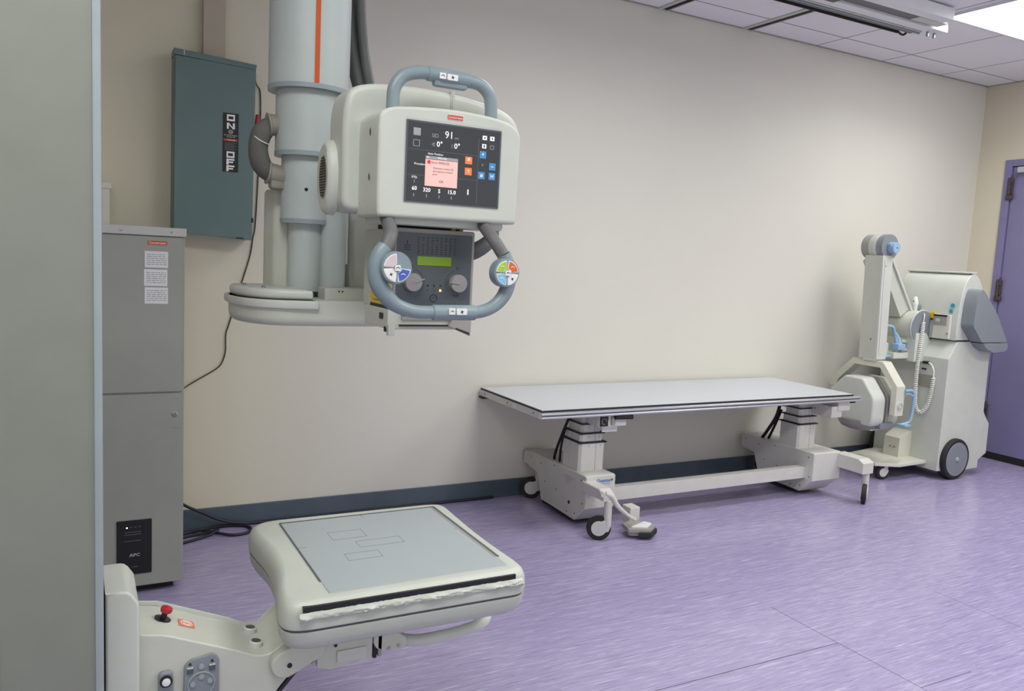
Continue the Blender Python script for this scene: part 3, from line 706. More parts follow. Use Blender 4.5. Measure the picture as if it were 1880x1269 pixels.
for x in (.200, .243): s.box(x - .006, x + .006, -2.063, -2.06, .402, .413, M['slate'], .001).box(x - .006, x + .006, -2.0635, -2.06, .4135, .4155, M['cream']).prism([(x - .003, .421), (x + .003, .421), (x, .426)], 'y', -2.0625, -2.06, M['ink'])
build('keypad_button', s, pad)
# hinge
def stadium(x0, z0, r0, x1, z1, r1, n=12):
    a = math.atan2(z1 - z0, x1 - x0); out = []
    for k in range(n + 1): t = a + PI / 2 + PI * k / n; out.append((x0 + r0 * math.cos(t), z0 + r0 * math.sin(t)))
    for k in range(n + 1): t = a - PI / 2 + PI * k / n; out.append((x1 + r1 * math.cos(t), z1 + r1 * math.sin(t)))
    return out
s = MB().prism(stadium(.392, .388, .031, .446, .412, .030), 'y', -2.074, -2.05, M['cream2'], .005, 3)
s.cyl((.400, -2.0755, .386), (.400, -2.07, .386), .0055, M['ink'], seg=16).cyl((.436, -2.0755, .437), (.436, -2.07, .437), .004, M['ink'], seg=12).cyl((.452, -2.0755, .380), (.452, -2.07, .380), .004, M['steel'], seg=12)
build('hinge_plate', s, ws)
s = MB().box(.458, .60, -2.03, -1.82, .385, .460, M['cream2'], .006)
s.prism(roundpoly([(.470, .345), (.500, .335), (.60, .345), (.60, .40), (.47, .40)], .006), 'y', -2.035, -1.83, M['cream2'], .003, 2)
s.box(.515, .585, -2.039, -2.03, .350, .378, M['cream'], .002)
s.box(.604, .612, -2.03, -1.86, .34, .44, M['ink']).box(.614, .622, -2.035, -1.85, .345, .45, M['bezel'])
s.prism(stadium(.632, .385, .03, .668, .368, .018), 'y', -2.035, -1.86, M['cream2'], .004, 2)
for x, z in ((.640, .360), (.664, .362)): s.cyl((x, -2.037, z), (x, -2.03, z), .0045, M['steel'], seg=12)
s.cyl((.512, -2.037, .392), (.512, -2.02, .392), .004, M['ink'], seg=12)
s.prism([(.452, .405), (.475, .425), (.49, .40), (.475, .375), (.455, .372)], 'y', -2.02, -1.86, M['ink'])
build('hinge_block', s, ws)
s = MB().tube([(.455, -2.02, .376), (.42, -2.03, .345), (.38, -2.04, .31), (.345, -2.04, .285)], .006, M['ink'], 8, 4); build('cable', s, ws)
s = MB().tube([(.655, -1.93, .39), (.66, -1.98, .372), (.70, -2.02, .362), (.78, -2.035, .366), (.86, -2.04, .377), (.90, -2.02, .388), (.905, -1.95, .398), (.895, -1.80, .400)], .014, M['cream'], 16, 6); build('tray_handle', s, ws)
# tray: outline with concave left flank
def tray_ring(g, z, sc_=0.0):
    base = [(.385, -2.178), (.905, -2.180), (.932, -2.155), (.928, -1.90), (.938, -1.66), (.915, -1.635), (.42, -1.628), (.378, -1.67), (.400, -1.90), (.358, -2.14)]
    rad = [.05, .02, .04, .12, .04, .05, .05, .06, .12, .05]
    pl = roundpoly(base, rad, 6); cx, cy = .65, -1.905
    out = []
    for x, y in pl:
        d = Vector((x - cx, y - cy)); L_ = d.length; f_ = (L_ - g) / L_
        out.append((cx + d.x * f_, cy + d.y * f_, z))
    return out
s = MB().loft([tray_ring(.0, .510), tray_ring(-.002, .522), tray_ring(0, .545), tray_ring(.006, .558), tray_ring(.016, .565), tray_ring(.026, .567)], M['worn'])
trayT = build('tray_top_cover', s, ws)
s = MB().loft([tray_ring(.060, .452), tray_ring(.035, .455), tray_ring(.014, .466), tray_ring(.004, .482), tray_ring(.0, .5035)], M['worn']); build('tray_bottom_cover', s, ws)
s = MB().loft([tray_ring(.004, .503), tray_ring(.004, .511)], M['slate']); build('tray_seam', s, ws)
s = MB().box(.462, .890, -2.084, -1.682, .5665, .5685, M['detector'])
s.prism([(.462, -2.083), (.890, -2.083), (.888, -2.146), (.462, -2.146)], 'z', .5663, .5685, M['detector'], .001, 1)
q = .0022
s.box(.460, .892, -1.683, -1.677, .5668, .5692, M['slate']).box(.459, .4625, -2.08, -1.680, .5668, .5692, M['slate']).box(.886, .894, -2.085, -1.680, .5668, .5692, M['slate']).box(.880, .886, -2.085, -1.684, .5668, .5690, M['bezel'])
def ln(x0, y0, x1, y1, w_=.0011): s.box(min(x0, x1) - w_ / 2, max(x0, x1) + w_ / 2, min(y0, y1) - w_ / 2, max(y0, y1) + w_ / 2, .5684, .56885, M['ink_g'])
for x0, x1, y0, y1 in ((.555, .642, -1.845, -1.790), (.603, .716, -1.915, -1.872), (.553, .635, -1.988, -1.945)):
    ln(x0, y0, x1, y0); ln(x0, y1, x1, y1); ln(x0, y0, x0, y1); ln(x1, y0, x1, y1)
ln(.462, -1.87, .482, -1.87); ln(.872, -1.87, .89, -1.87); ln(.676, -1.684, .676, -1.700, .002)
build('detector_panel', s, trayT)
s = MB().box(.400, .890, -2.1795, -2.15, .5480, .5592, M['black']); build('cassette_slot', s, trayT)
# crumpled tape strip below the slot
s = MB(); random.seed(3); tb = bmesh.new(); nx, nz = 90, 9; grid = []
for i in range(nx + 1):
    row = []
    for j in range(nz + 1):
        x = .392 + i * (.516 / nx); z = .5475 - j * .0022
        lo = 1 + .35 * math.sin(x * 37) + .3 * math.sin(x * 91 + 1)
        prof = math.sin(min(j / nz, 1) * PI) * (.0060 + .0030 * math.sin(x * 61) * math.sin(x * 23 + 2))
        y = -2.1795 - prof * (.55 + .8 * random.random()) - .0012 * random.random()
        if j == nz: z += .003 * lo; y = -2.178
        if j == 0: z += .0015 * random.random()
        row.append(tb.verts.new((x, y, z)))
    grid.append(row)
for i in range(nx):
    for j in range(nz): tb.faces.new([grid[i][j], grid[i + 1][j], grid[i + 1][j + 1], grid[i][j + 1]])
s.add(tb, M['worn']); build('worn_edge_strip', s, trayT, sharp=60)

# ---------------------------------------------------------------- grey cabinet
cb = thing('equipment_cabinet', 'tall narrow grey metal cabinet on the floor between the stand column and the wall', 'cabinet', (.2, -.4, 0))
CX0, CX1, CY = .052, .340, -.655
s = MB().box(CX0, CX1, CY + .008, -.14, .035, 1.31, M['grey_cab'], .003).box(CX0 + .03, CX1 - .03, CY + .05, -.18, 0, .035, M['black']); build('body', s, cb)
s = MB().box(CX0 - .004, CX1 + .004, CY - .004, -.136, 1.297, 1.327, M['grey_trim'], .003)
for x in (.135, .295): s.lathe([(.004, 0), (.003, -.002), (.001, -.0025)], M['steel'], (x, CY - .004, 1.311), 'y', 10)
build('top_cap', s, cb)
s = MB().box(CX0 + .002, CX1 - .008, CY, CY + .012, .745, 1.294, M['grey_cab'], .002); pnl = build('upper_panel', s, cb)
s = MB().box(CX0 + .002, CX1 - .004, CY - .002, CY + .012, .036, .739, M['grey_cab'], .002).box(.296, .325, CY - .0025, CY - .0018, .612, .6135, M['ink_g']); drr = build('lower_door', s, cb)
s = MB().lathe([(.010, 0), (.010, -.003), (.007, -.004), (.006, -.006), (.001, -.006)], M['steel'], (.3085, CY - .002, .663), 'y', 20).box(.3075, .3095, CY - .0088, CY - .0075, .660, .666, M['ink']); build('lock', s, drr)
s = MB().prism(rr(.218, .281, 1.265, 1.279, .002), 'y', CY - .001, CY, M['label_red']).text('Carestream', (.2495, CY - .0014, 1.272), .0115, M['ink_w']); build('badge', s, pnl, label='red badge with white lettering')
for z0, z1_, dx in ((1.186, 1.243, .001), (1.122, 1.180, -.001), (1.060, 1.117, .001)):
    s = MB().box(.208 + dx, .283 + dx, CY - .001, CY, z0, z1_, M['label_w']); random.seed(int(z0 * 999))
    for k in range(6):
        zz = z1_ - .012 - k * .007; x = .215 + dx
        while x < .275 + dx:
            w_ = .006 + .012 * random.random(); x2 = min(x + w_, .278 + dx); s.box(x, x2, CY - .0014, CY - .0009, zz, zz + .0018, M['ink_g']); x = x2 + .003
    build('paper_label', s, pnl, label='white printed paper label')
s = MB().box(.118, .233, CY - .006, CY - .001, .083, .284, M['black'], .002)
s.box(.149, .154, CY - .0066, CY - .006, .256, .2595, M['ledw'])
for k, z in enumerate((.240, .231, .208)): s.box(.144, .198, CY - .0064, CY - .006, z, z + .0012, M['ink_g'])
for x in (.162, .176, .190): s.box(x, x + .006, CY - .0064, CY - .006, .258, .2595, M['ink_g'])
s.text('APC', (.177, CY - .0066, .155), .016, M['s_grey'], bold=.0003, sx=1.15); s.box(.168, .186, CY - .0064, CY - .006, .111, .1125, M['ink_g'])
build('power_unit_front', s, drr, label='black power unit front panel with white lettering and a lit dot')

# cream wall box behind the cabinet
s = MB().box(-.06, .118, -.13, -.001, 1.29, 1.475, M['ivory'], .003).box(-.064, .124, -.136, -.001, 1.472, 1.497, M['ivory'], .004)
tag(build('wall_box', s), 'cream metal box on the wall, peeking above the grey cabinet', 'wall box')

# raceway on the wall above the electrical panel
s = MB().box(.472, .560, -.045, -.0005, 2.0535, H - .013, M['raceway'], .003)
tag(build('cable_raceway', s), 'beige painted vertical cable duct above the electrical panel', 'cable duct')

# ---------------------------------------------------------------- electrical panel
ep = thing('electrical_panel', 'blue-grey metal switch box on the wall with ON and OFF sticker', 'electrical panel', (.515, -.075, 1.31))
PY = -.125; TH = math.radians(1.1)
s = MB().prism([(.352, 1.322), (.664, 1.300), (.670, 2.018), (.355, 2.030)], 'y', PY + .012, -.0005, M['panelgrey'], .003, 2); build('body', s, ep)
s = MB().prism([(.353, 1.318), (.666, 1.300), (.672, 2.015), (.357, 2.026)], 'y', PY, PY + .014, M['panelgrey'], .003, 2)
s.box(.60, .63, PY - .004, PY, 1.303, 1.309, M['ink'])
dr = build('door', s, ep)
s = MB().prism([(.352, 2.027), (.672, 2.012), (.675, 2.032), (.352, 2.052)], 'y', PY - .004, -.02, M['panelgrey'], .003, 2); s.box(.388, .392, PY - .0048, PY - .003, 2.029, 2.050, M['grey_trim']); build('top_lip', s, ep)
s = MB().box(.664, .676, PY + .02, PY + .032, 1.97, 2.0, M['ink']).box(.661, .670, PY - .001, PY + .01, 1.375, 1.395, M['ink']); islands('latch', s, ep)
s = MB().box(.5415, .6045, PY - .0012, PY, 1.580, 1.822, M['ink'])
def slab(x0, x1, z0, z1): s.box(x0, x1, PY - .0016, PY - .001, z0, z1, M['ink_w'])
def let_O(z): slab(.557, .563, z - .013, z + .013); slab(.583, .589, z - .013, z + .013); slab(.563, .583, z + .006, z + .013); slab(.563, .583, z - .013, z - .006)
def let_F(z): slab(.557, .566, z - .012, z + .013); slab(.566, .589, z + .006, z + .013); slab(.566, .584, z - .004, z + .002)
let_O(1.803)
slab(.557, .565, 1.757, 1.782); slab(.581, .589, 1.757, 1.782); s.prism([(.565, 1.782), (.581, 1.764), (.581, 1.757), (.565, 1.775)], 'y', PY - .0016, PY - .001, M['ink_w'])
let_O(1.652); let_F(1.622); let_F(1.595)
s.tube([(.573 + .008 * math.cos(k * PI / 6), PY - .0016, 1.745 + .008 * math.sin(k * PI / 6)) for k in range(13)], .0008, M['ink_w'], 6, 1)
s.text('GE', (.573, PY - .0016, 1.745), .009, M['ink_w'])
s.text('BY SWITCH HANDLE', (.573, PY - .0016, 1.731), .0056, M['ink_w']); s.text('ON AND OFF', (.573, PY - .0016, 1.724), .0056, M['ink_w'])
s.box(.545, .600, PY - .0016, PY - .001, 1.708, 1.716, M['label_red']); s.text('DANGER', (.576, PY - .002, 1.712), .008, M['ink_w'])
for k in range(8): s.box(.549, .597 - .006 * (k % 3), PY - .0016, PY - .001, 1.700 - k * .0042, 1.7012 - k * .0042, M['ink_g'])
build('switch_sticker', s, dr, label='black sticker reading ON and OFF in white letters')
s = MB().prism([(.676, 1.775), (.700, 1.775), (.696, 1.835), (.682, 1.835)], 'y', -.10, -.07, M['red'], .004, 2); build('switch_handle', s, ep, label='dark red switch lever')

# wires
s = MB().tube([(.668, -.10, 1.99), (.695, -.02, 1.97), (.712, -.005, 1.95), (.716, -.005, 1.87), (.714, -.005, 1.73), (.707, -.005, 1.5), (.700, -.005, 1.36), (.692, -.005, 1.311), (.682, -.005, 1.24), (.66, -.005, 1.158), (.628, -.005, 1.048), (.596, -.005, .93), (.582, -.005, .88), (.581, -.005, .805), (.567, -.005, .755), (.545, -.005, .728), (.50, -.006, .70), (.47, -.008, .683), (.42, -.02, .655), (.36, -.1, .63), (.335, -.15, .62)], .0028, M['wire'], 8, 6)
tag(build('wall_wire', s), 'thin brown wire hanging down the wall from the electrical panel to the cabinet', 'wire')
s = MB().tube([(.335, -.12, .17), (.38, -.08, .155), (.43, -.06, .12), (.49, -.05, .085), (.55, -.045, .050), (.62, -.035, .024), (.70, -.026, .010), (.85, -.024, .008), (1.1, -.022, .007), (1.5, -.022, .007), (1.95, -.024, .007)], .0065, M['cable'], 10, 6)
tag(build('floor_cable', s), 'black cable dropping from the cabinet and running along the foot of the wall', 'cable')
s = MB().tube([(.33, -.09, .01), (.42, -.055, .008), (.52, -.03, .008), (.60, -.025, .008), (.665, -.05, .008), (.685, -.095, .008), (.66, -.145, .008), (.60, -.155, .008), (.545, -.125, .012), (.49, -.075, .014), (.42, -.065, .009), (.33, -.12, .008)], .0065, M['cable'], 10, 6)
tag(build('floor_cable', s), 'black cable lying in a wide loop on the floor beside the cabinet', 'cable')
s = MB().tube([(.33, -.155, .008), (.42, -.11, .008), (.50, -.10, .012), (.545, -.105, .022), (.50, -.13, .010), (.44, -.16, .008), (.36, -.20, .008), (.32, -.215, .008)], .006, M['cable'], 10, 6)
tag(build('floor_cable', s), 'black cable end crossing the floor in front of the wide loop', 'cable')

# ---------------------------------------------------------------- patient table
tb0 = thing('xray_table', 'long white mobile x-ray table on casters standing along the wall', 'x-ray table', (2.55, -.5, 0))
TX0, TX1, TY0, TY1, TZ = 1.848, 3.922, -.648, -.016, .603
s = MB().box(TX0 + .004, TX1 - .004, TY0 + .004, TY1 - .004, TZ - .004, TZ, M['tabletop'], .001).box(TX0, TX1, TY0, TY1, TZ - .011, TZ - .0035, M['ink'])
build('tabletop', s, tb0)
s = MB(); q0 = TY0
prof = [(q0, TZ - .011), (q0 - .004, TZ - .012), (q0 - .009, TZ - .016), (q0 - .010, TZ - .020), (q0 - .007, TZ - .025), (q0 - .002, TZ - .0265), (q0 - .002, TZ - .030), (q0 - .007, TZ - .031), (q0 - .010, TZ - .035), (q0 - .010, TZ - .038), (q0 - .007, TZ - .042), (q0 + .014, TZ - .042), (q0 + .014, TZ - .011)]
s.prism(prof, 'x', TX0 - .002, TX1 + .055, M['alu'])
s.prism([(TY0 + TY1 - y, z) for y, z in prof], 'x', TX0 - .002, TX1 + .01, M['alu'])
islands('side_rail', s, tb0)
s = MB().box(TX0, TX1 + .05, q0 - .0045, q0 - .001, TZ - .0305, TZ - .026, M['slate']); build('groove_shade', s, tb0)  # dark strip set into the groove as painted shade
s = MB().box(TX0 - .001, TX0 + .02, TY0 + .014, TY1 - .014, TZ - .042, TZ - .011, M['white_metal'], .001)
for y in (-.07, -.32, -.575): s.cyl((TX0 - .0015, y, TZ - .025), (TX0, y, TZ - .025), .0045, M['ink'], seg=10)
s.box(TX0 - .002, TX0, -.415, -.352, TZ - .038, TZ - .018, M['label_w']).box(TX0 - .0024, TX0 - .001, -.364, -.360, TZ - .034, TZ - .022, M['ink'])
s.box(TX0 - .008, TX0 + .03, -.06, -.014, TZ - .054, TZ - .042, M['ink'], .003)
build('end_frame', s, tb0)
s = MB().box(TX1 - .02, TX1, TY0 + .014, TY1 - .014, TZ - .042, TZ - .011, M['white_metal'], .001); build('end_frame', s, tb0)
s = MB().box(TX0 + .02, TX1 - .02, TY0 + .014, TY1 - .014, TZ - .034, TZ - .012, M['white_metal']); build('underframe', s, tb0)
def base(x0, x1, sgn):
    poly = [(-.625, .105), (-.625, .260), (-.615, .264), (-.07, .262), (-.05, .25), (-.055, .185), (-.075, .175), (-.165, .165), (-.215, .035), (-.535, .025)]
    s = MB().prism(poly, 'x', x0, x1, M['white_metal'], .003, 1)
    s.box(x0 + .004, x1 - .004, -.525, -.225, .020, .034, M['ink'])
    o = build('pedestal', s, tb0, sharp=20)
    s = MB(); xx = x0 - .001
    for y, z in ((-.09, .235), (-.20, .225), (-.33, .245), (-.585, .235), (-.36, .13), (-.25, .14), (-.54, .06), (-.47, .05), (-.60, .125)): s.cyl((xx - .0005, y, z), (x0 + .002, y, z), .0032, M['ink'], seg=10)
    if sgn < 0: s.cyl((xx - .0006, -.485, .10), (x0 + .002, -.485, .10), .009, M['ink'], seg=16); s.box(xx - .0002, x0, -.55, -.42, .190, .235, M['white_metal'])
    for y in (0,): s.cyl((x1 - .02, -.6265, .24), (x1 - .02, -.62, .24), .004, M['ink'], seg=10)
    islands('screw', s, o); return o
pL = base(2.130, 2.300, -1); pR = base(3.672, 3.895, 1)
s = MB()
for k in range(5): s.box(2.1288, 2.1300, -.52 + .01 * k, -.43 - .006 * k, .226 - k * .009, .2275 - k * .009, M['ink_g'])
for k in range(5): s.box(2.17 + .01 * k, 2.27 - .004 * k, -.55 + .018 * k, -.548 + .018 * k, .2622, .2626, M['ink_g'])
s.text('Quantum', (2.235, -.6262, .238), .024, M['blue_ink'], bold=.0004); s.text('Medical Imaging', (2.24, -.6262, .222), .009, M['blue_ink'])
build('lettering', s, pL, label='blue lettering and fine print')
def lift(x0, x1, y0, y1, parent):
    s = MB(); zs = [(.262, .402, 0), (.410, .446, .008), (.453, .492, .016), (.498, .540, .024)]
    for z0, z1, g in zs:
        ch = .012; X0, X1, Y0, Y1 = x0 + g, x1 - g, y0 + g, y1 - g
        s.prism([(X0 + ch, Y0), (X1 - ch, Y0), (X1, Y0 + ch), (X1, Y1 - ch), (X1 - ch, Y1), (X0 + ch, Y1), (X0, Y1 - ch), (X0, Y0 + ch)], 'z', z0, z1, M['white_metal'])
        s.prism([(X0 - .004, Y0 - .004), (X1 + .004, Y0 - .004), (X1 + .004, Y1 + .004), (X0 - .004, Y1 + .004)], 'z', z1, z1 + .006, M['ink'])
        mx_ = X0 + (X1 - X0) * .62
        s.box(mx_, mx_ + .0015, Y0 - .0006, Y0, z0, z1, M['ink_g']).box(X0 - .0006, X0, Y0 + (Y1 - Y0) * .55, Y0 + (Y1 - Y0) * .56, z0, z1, M['grey_trim'])
        for fx in (.35, .8): s.cyl((X0 + (X1 - X0) * fx, Y0 - .001, z1 - .014), (X0 + (X1 - X0) * fx, Y0, z1 - .014), .003, M['ink_g'], seg=8)
    s.box(x0 - .02, x1 + .02, y0 - .02, y1 + .20, .538, .570, M['white_metal'], .004)
    return build('lift_column', s, parent)
lift(2.142, 2.292, -.535, -.375, tb0); lift(3.676, 3.822, -.495, -.345, tb0)
s = MB().tube([(2.14, -.42, .50), (2.135, -.37, .40), (2.15, -.30, .30), (2.16, -.28, .262)], .007, M['ink'], 8, 5).tube([(2.14, -.40, .45), (2.14, -.37, .36), (2.16, -.33, .262)], .006, M['ink'], 8, 5); build('cable', s, tb0)
s = MB().tube([(3.69, -.33, .52), (3.685, -.31, .42), (3.68, -.26, .33), (3.70, -.20, .265)], .010, M['ink'], 8, 5).tube([(3.70, -.33, .46), (3.70, -.29, .36), (3.72, -.23, .265)], .008, M['ink'], 8, 5); build('cable', s, tb0)
s = MB().box(2.30, 3.685, -.575, -.52, .112, .178, M['white_metal'], .003); build('cross_beam', s, tb0)
s = MB().box(3.668, 3.690, -.585, -.51, .105, .188, M['white_metal'], .002); build('beam_flange', s, tb0)
# caster outriggers
s = MB().prism([(-.60, .190), (-.60, .240), (-.745, .240), (-.785, .215), (-.785, .190)], 'x', 2.122, 2.188, M['white_metal'], .004, 1)
s.prism([(-.60, .175), (-.60, .255), (-.765, .255), (-.80, .235), (-.80, .175)], 'x', 3.865, 3.955, M['white_metal'], .004, 2)
s.prism([(-.09, .185), (-.09, .258), (-.035, .258), (-.02, .24), (-.02, .185)], 'x', 2.125, 2.215, M['white_metal'], .004, 2)
s.prism([(-.09, .185), (-.09, .258), (-.035, .258), (-.02, .24), (-.02, .185)], 'x', 3.82, 3.92, M['white_metal'], .004, 2)
islands('outrigger', s, tb0, sharp=24)
def caster(x, y, ang, r, ztop, parent, off=.038):
    s = MB(); c_, s_ = math.cos(ang), math.sin(ang)
    s.M = Matrix.Translation((x, y, 0)) @ Matrix.Rotation(ang, 4, 'Z')     # wheel plane = local xz
    s.lathe([(.017, 0), (.019, .004), (.019, ztop - r * 1.15 - .004), (.015, ztop - r * 1.15)], M['white_metal'], (off, 0, r * 1.15), 'z', 24)
    hood = [(r * .62 * math.cos(t_), r + r * .62 * math.sin(t_)) for t_ in [PI * 2 * k / 24 for k in range(24)]]
    s.prism(hood, 'y', -.017, -.0125, M['white_metal'], .001, 1).prism(hood, 'y', .0125, .017, M['white_metal'], .001, 1)
    for sg in (-1, 1):
        y0_, y1_ = sorted((sg * .0125, sg * .018))
        s.prism([(0, r * .55), (off + .008, r * .8), (off + .018, r * 1.3), (off - .016, r * 1.7), (-.005, r * 1.5)], 'y', y0_, y1_, M['white_metal'], .002, 2)
    o = build('caster', s, parent)
    w_ = MB(); w_.M = s.M
    w_.lathe([(r * .70, -.0115), (r * .95, -.0115), (r, -.008), (r, .008), (r * .95, .0115), (r * .70, .0115)], M['rubber'], (0, 0, r), 'y', 40).lathe([(r * .72, -.010), (r * .72, .010)], M['bezel'], (0, 0, r), 'y', 32)
    build('wheel', w_, o); return o
# front-left, front-right, back-left, back-right
caster(2.128, -.752, -.55, .057, .192, tb0)
caster(3.915, -.785, .62, .056, .185, tb0, off=.022)
caster(2.150, -.075, -.55, .057, .195, tb0)
caster(3.86, -.075, -.3, .057, .195, tb0)
# brake pedal
s = MB().cyl((2.12, -.785, .222), (2.135, -.755, .222), .012, M['white_metal'], seg=6)
s.tube([(2.14, -.775, .225), (2.17, -.785, .210), (2.20, -.79, .165), (2.26, -.79, .115), (2.31, -.785, .085)], [.011, .012, .012, .009, .009], M['white_metal'], 12, 4)
s.prism(roundpoly([(2.262, -.80), (2.36, -.845), (2.425, -.80), (2.41, -.735), (2.335, -.70), (2.285, -.725)], .012), 'z', .030, .052, M['bezel'], .005, 2)
s.prism(roundpoly([(2.285, -.79), (2.355, -.825), (2.412, -.785), (2.395, -.75)], .008), 'z', .036, .058, M['tape'], .003, 2)
s.prism(roundpoly([(2.30, -.83), (2.36, -.856), (2.432, -.806), (2.425, -.775)], .008), 'z', .012, .036, M['rubber'], .004, 2)
s.box(2.345, 2.405, -.70, -.63, .03, .112, M['white_metal'], .006)
s.prism(roundpoly([(2.27, -.79), (2.36, -.84), (2.42, -.80), (2.33, -.71)], .01), 'z', .015, .031, M['bezel'])
build('brake_pedal', s, tb0)
# release handle box under the front edge
s = MB().box(2.184, 2.345, -.622, -.50, .500, .562, M['white_metal'], .004).box(2.188, 2.236, -.6245, -.620, .504, .552, M['ink'], .001)
s.tube([(2.212 + .014 * math.cos(k * PI / 7), -.6255, .528 + .014 * math.sin(k * PI / 7)) for k in range(12)], .0016, M['bezel'], 6, 1).box(2.252, 2.275, -.632, -.620, .51, .55, M['bezel'], .003)
s.cyl((2.265, -.634, .549), (2.366, -.640, .547), .012, M['rubber'], seg=16, bev=.003)
s.box(2.228, 2.315, -.59, -.585, .468, .502, M['label_w'])
build('release_handle', s, tb0)
s = MB().box(3.83, 3.93, -.625, -.52, .503, .560, M['white_metal'], .003).box(3.785, 3.872, -.62, -.15, .464, .53, M['white_metal'], .003).box(3.92, 3.972, -.625, -.585, .545, .556, M['ink'], .002).cyl((3.7845, -.50, .50), (3.79, -.50, .50), .004, M['ink'], seg=8)
build('end_bracket', s, tb0)

# ---------------------------------------------------------------- mobile x-ray machine
mx = thing('mobile_xray_machine', 'white wheeled mobile x-ray machine with folded arm parked in the corner by the purple door', 'x-ray machine', (5.05, -.36, 0))
body = [(4.838, .06), (4.835, .782), (4.905, .895), (5.255, .895), (5.262, .60), (5.265, .43), (5.30, .385), (5.338, .345), (5.342, .144), (5.262, .105), (5.262, .05), (5.10, .045)]
s = MB().prism(body, 'y', -.60, -.12, M['cream'], .004, 2); mbdy = build('body', s, mx, sharp=20)
s = MB().box(4.90, 5.25, -.601, -.15, .895, .901, M['ink']); build('seam', s, mbdy)
s = MB().box(4.832, 4.8355, -.515, -.405, .585, .665, M['cable_grey']).cyl((4.8345, -.45, .70), (4.80, -.45, .705), .006, M['ink'], seg=10)
build('label_plate', s, mbdy)
hood = roundpoly([(4.885, .901), (4.882, .97), (4.890, 1.10), (4.905, 1.20), (4.935, 1.285), (4.985, 1.325), (5.02, 1.326), (5.07, 1.29), (5.15, 1.17), (5.24, .98), (5.25, .901)], [0, .03, .05, .05, .05, .03, .02, .03, .05, .05, 0])
s = MB().prism(hood, 'y', -.598, -.15, M['cream'], .006, 3); hd = build('hood', s, mx)
s = MB().prism([(4.972, 1.324), (5.025, 1.330), (5.028, 1.337), (4.968, 1.331)], 'y', -.60, -.15, M['cream2']).cyl((4.966, -.38, 1.322), (4.97, -.38, 1.326), .006, M['ink_g'], seg=8); build('top_ridge', s, hd)
# drive wheel and caster
WX = 4.985
s = MB().lathe([(.105, -.028), (.128, -.028), (.133, -.020), (.133, .03), (.105, .03)], M['rubber'], (WX, -.60, .134), 'y', 56).lathe([(.110, -.030), (.108, -.032), (.02, -.034), (.02, .0)], M['mach_grey'], (WX, -.60, .134), 'y', 56).lathe([(.018, 0), (.014, -.006), (.005, -.010), (.001, -.010)], M['ringblue'], (WX, -.633, .134), 'y', 20)
build('drive_wheel', s, mx)
s = MB().lathe([(.105, -.028), (.128, -.028), (.133, -.020), (.133, .02), (.105, .028)], M['rubber'], (WX, -.095, .134), 'y', 40); build('drive_wheel', s, mx)
s = MB().prism([(4.72, .095), (4.72, .238), (4.80, .282), (4.84, .282), (4.84, .095)], 'y', -.40, -.285, M['ivory'], .003, 2)
for y in (-.335, -.365): s.cyl((4.7185, y, .175), (4.72, y, .175), .006, M['steel'], seg=10)
build('battery_cover', s, mx, sharp=24)
s = MB().prism([(4.42, -.46), (4.56, -.535), (4.84, -.52), (4.84, -.14), (4.46, -.20)], 'z', .092, .112, M['ivory'], .003, 2).prism([(4.46, -.47), (4.56, -.52), (4.66, -.47), (4.60, -.43)], 'z', .112, .116, M['cream2']); build('front_platform', s, mx)
caster(4.50, -.455, -.25, .046, .092, mx, off=.02)
caster(4.52, -.22, -.25, .046, .092, mx, off=.02)
# steering console / handle bar on the near rear
con2 = roundpoly([(4.915, .998), (4.922, 1.14), (4.942, 1.215), (4.965, 1.235), (5.0, 1.215), (5.15, 1.08), (5.285, .905), (5.285, .897), (5.02, .897)], [.02, .04, .03, .015, .03, .03, 0, 0, .01])
s = MB().prism(con2, 'y', -.685, -.585, M['mach_grey'], .004, 2); hc = build('handle_console', s, mx, sharp=24)
s = MB().prism(roundpoly([(5.03, .893), (5.295, .893), (5.300, .855), (5.27, .838), (5.15, .83), (5.07, .86)], .012), 'y', -.686, -.56, M['mach_grey'], .003, 2); build('tray', s, hc)
# panel with controls on the hood front
s = MB().box(4.862, 4.884, -.560, -.448, .905, 1.060, M['ivory'], .003).box(4.858, 4.863, -.540, -.450, .992, 1.054, M['bezel'], .001).box(4.856, 4.860, -.542, -.450, 1.047, 1.057, M['ink']).box(4.8565, 4.859, -.492, -.468, 1.012, 1.030, M['label_w']).box(4.8558, 4.8568, -.486, -.474, 1.017, 1.025, M['bezel'])
s.cyl((4.862, -.55, .94), (4.858, -.55, .94), .005, M['steel'], seg=10)
build('control_box', s, hd)
s = MB().box(4.876, 4.888, -.446, -.405, 1.028, 1.066, M['yellow'], .001).box(4.876, 4.8885, -.444, -.408, 1.020, 1.027, M['ink']); build('yellow_sticker', s, hd, label='yellow warning sticker')
s = MB().lathe([(.014, .001), (.014, -.001)], M['teal'], (4.886, -.552, 1.120), 'x', 20).box(4.880, 4.8845, -.558, -.536, 1.072, 1.096, M['teal'], .001); build('teal_sticker', s, hd, label='round teal sticker above a small square one')
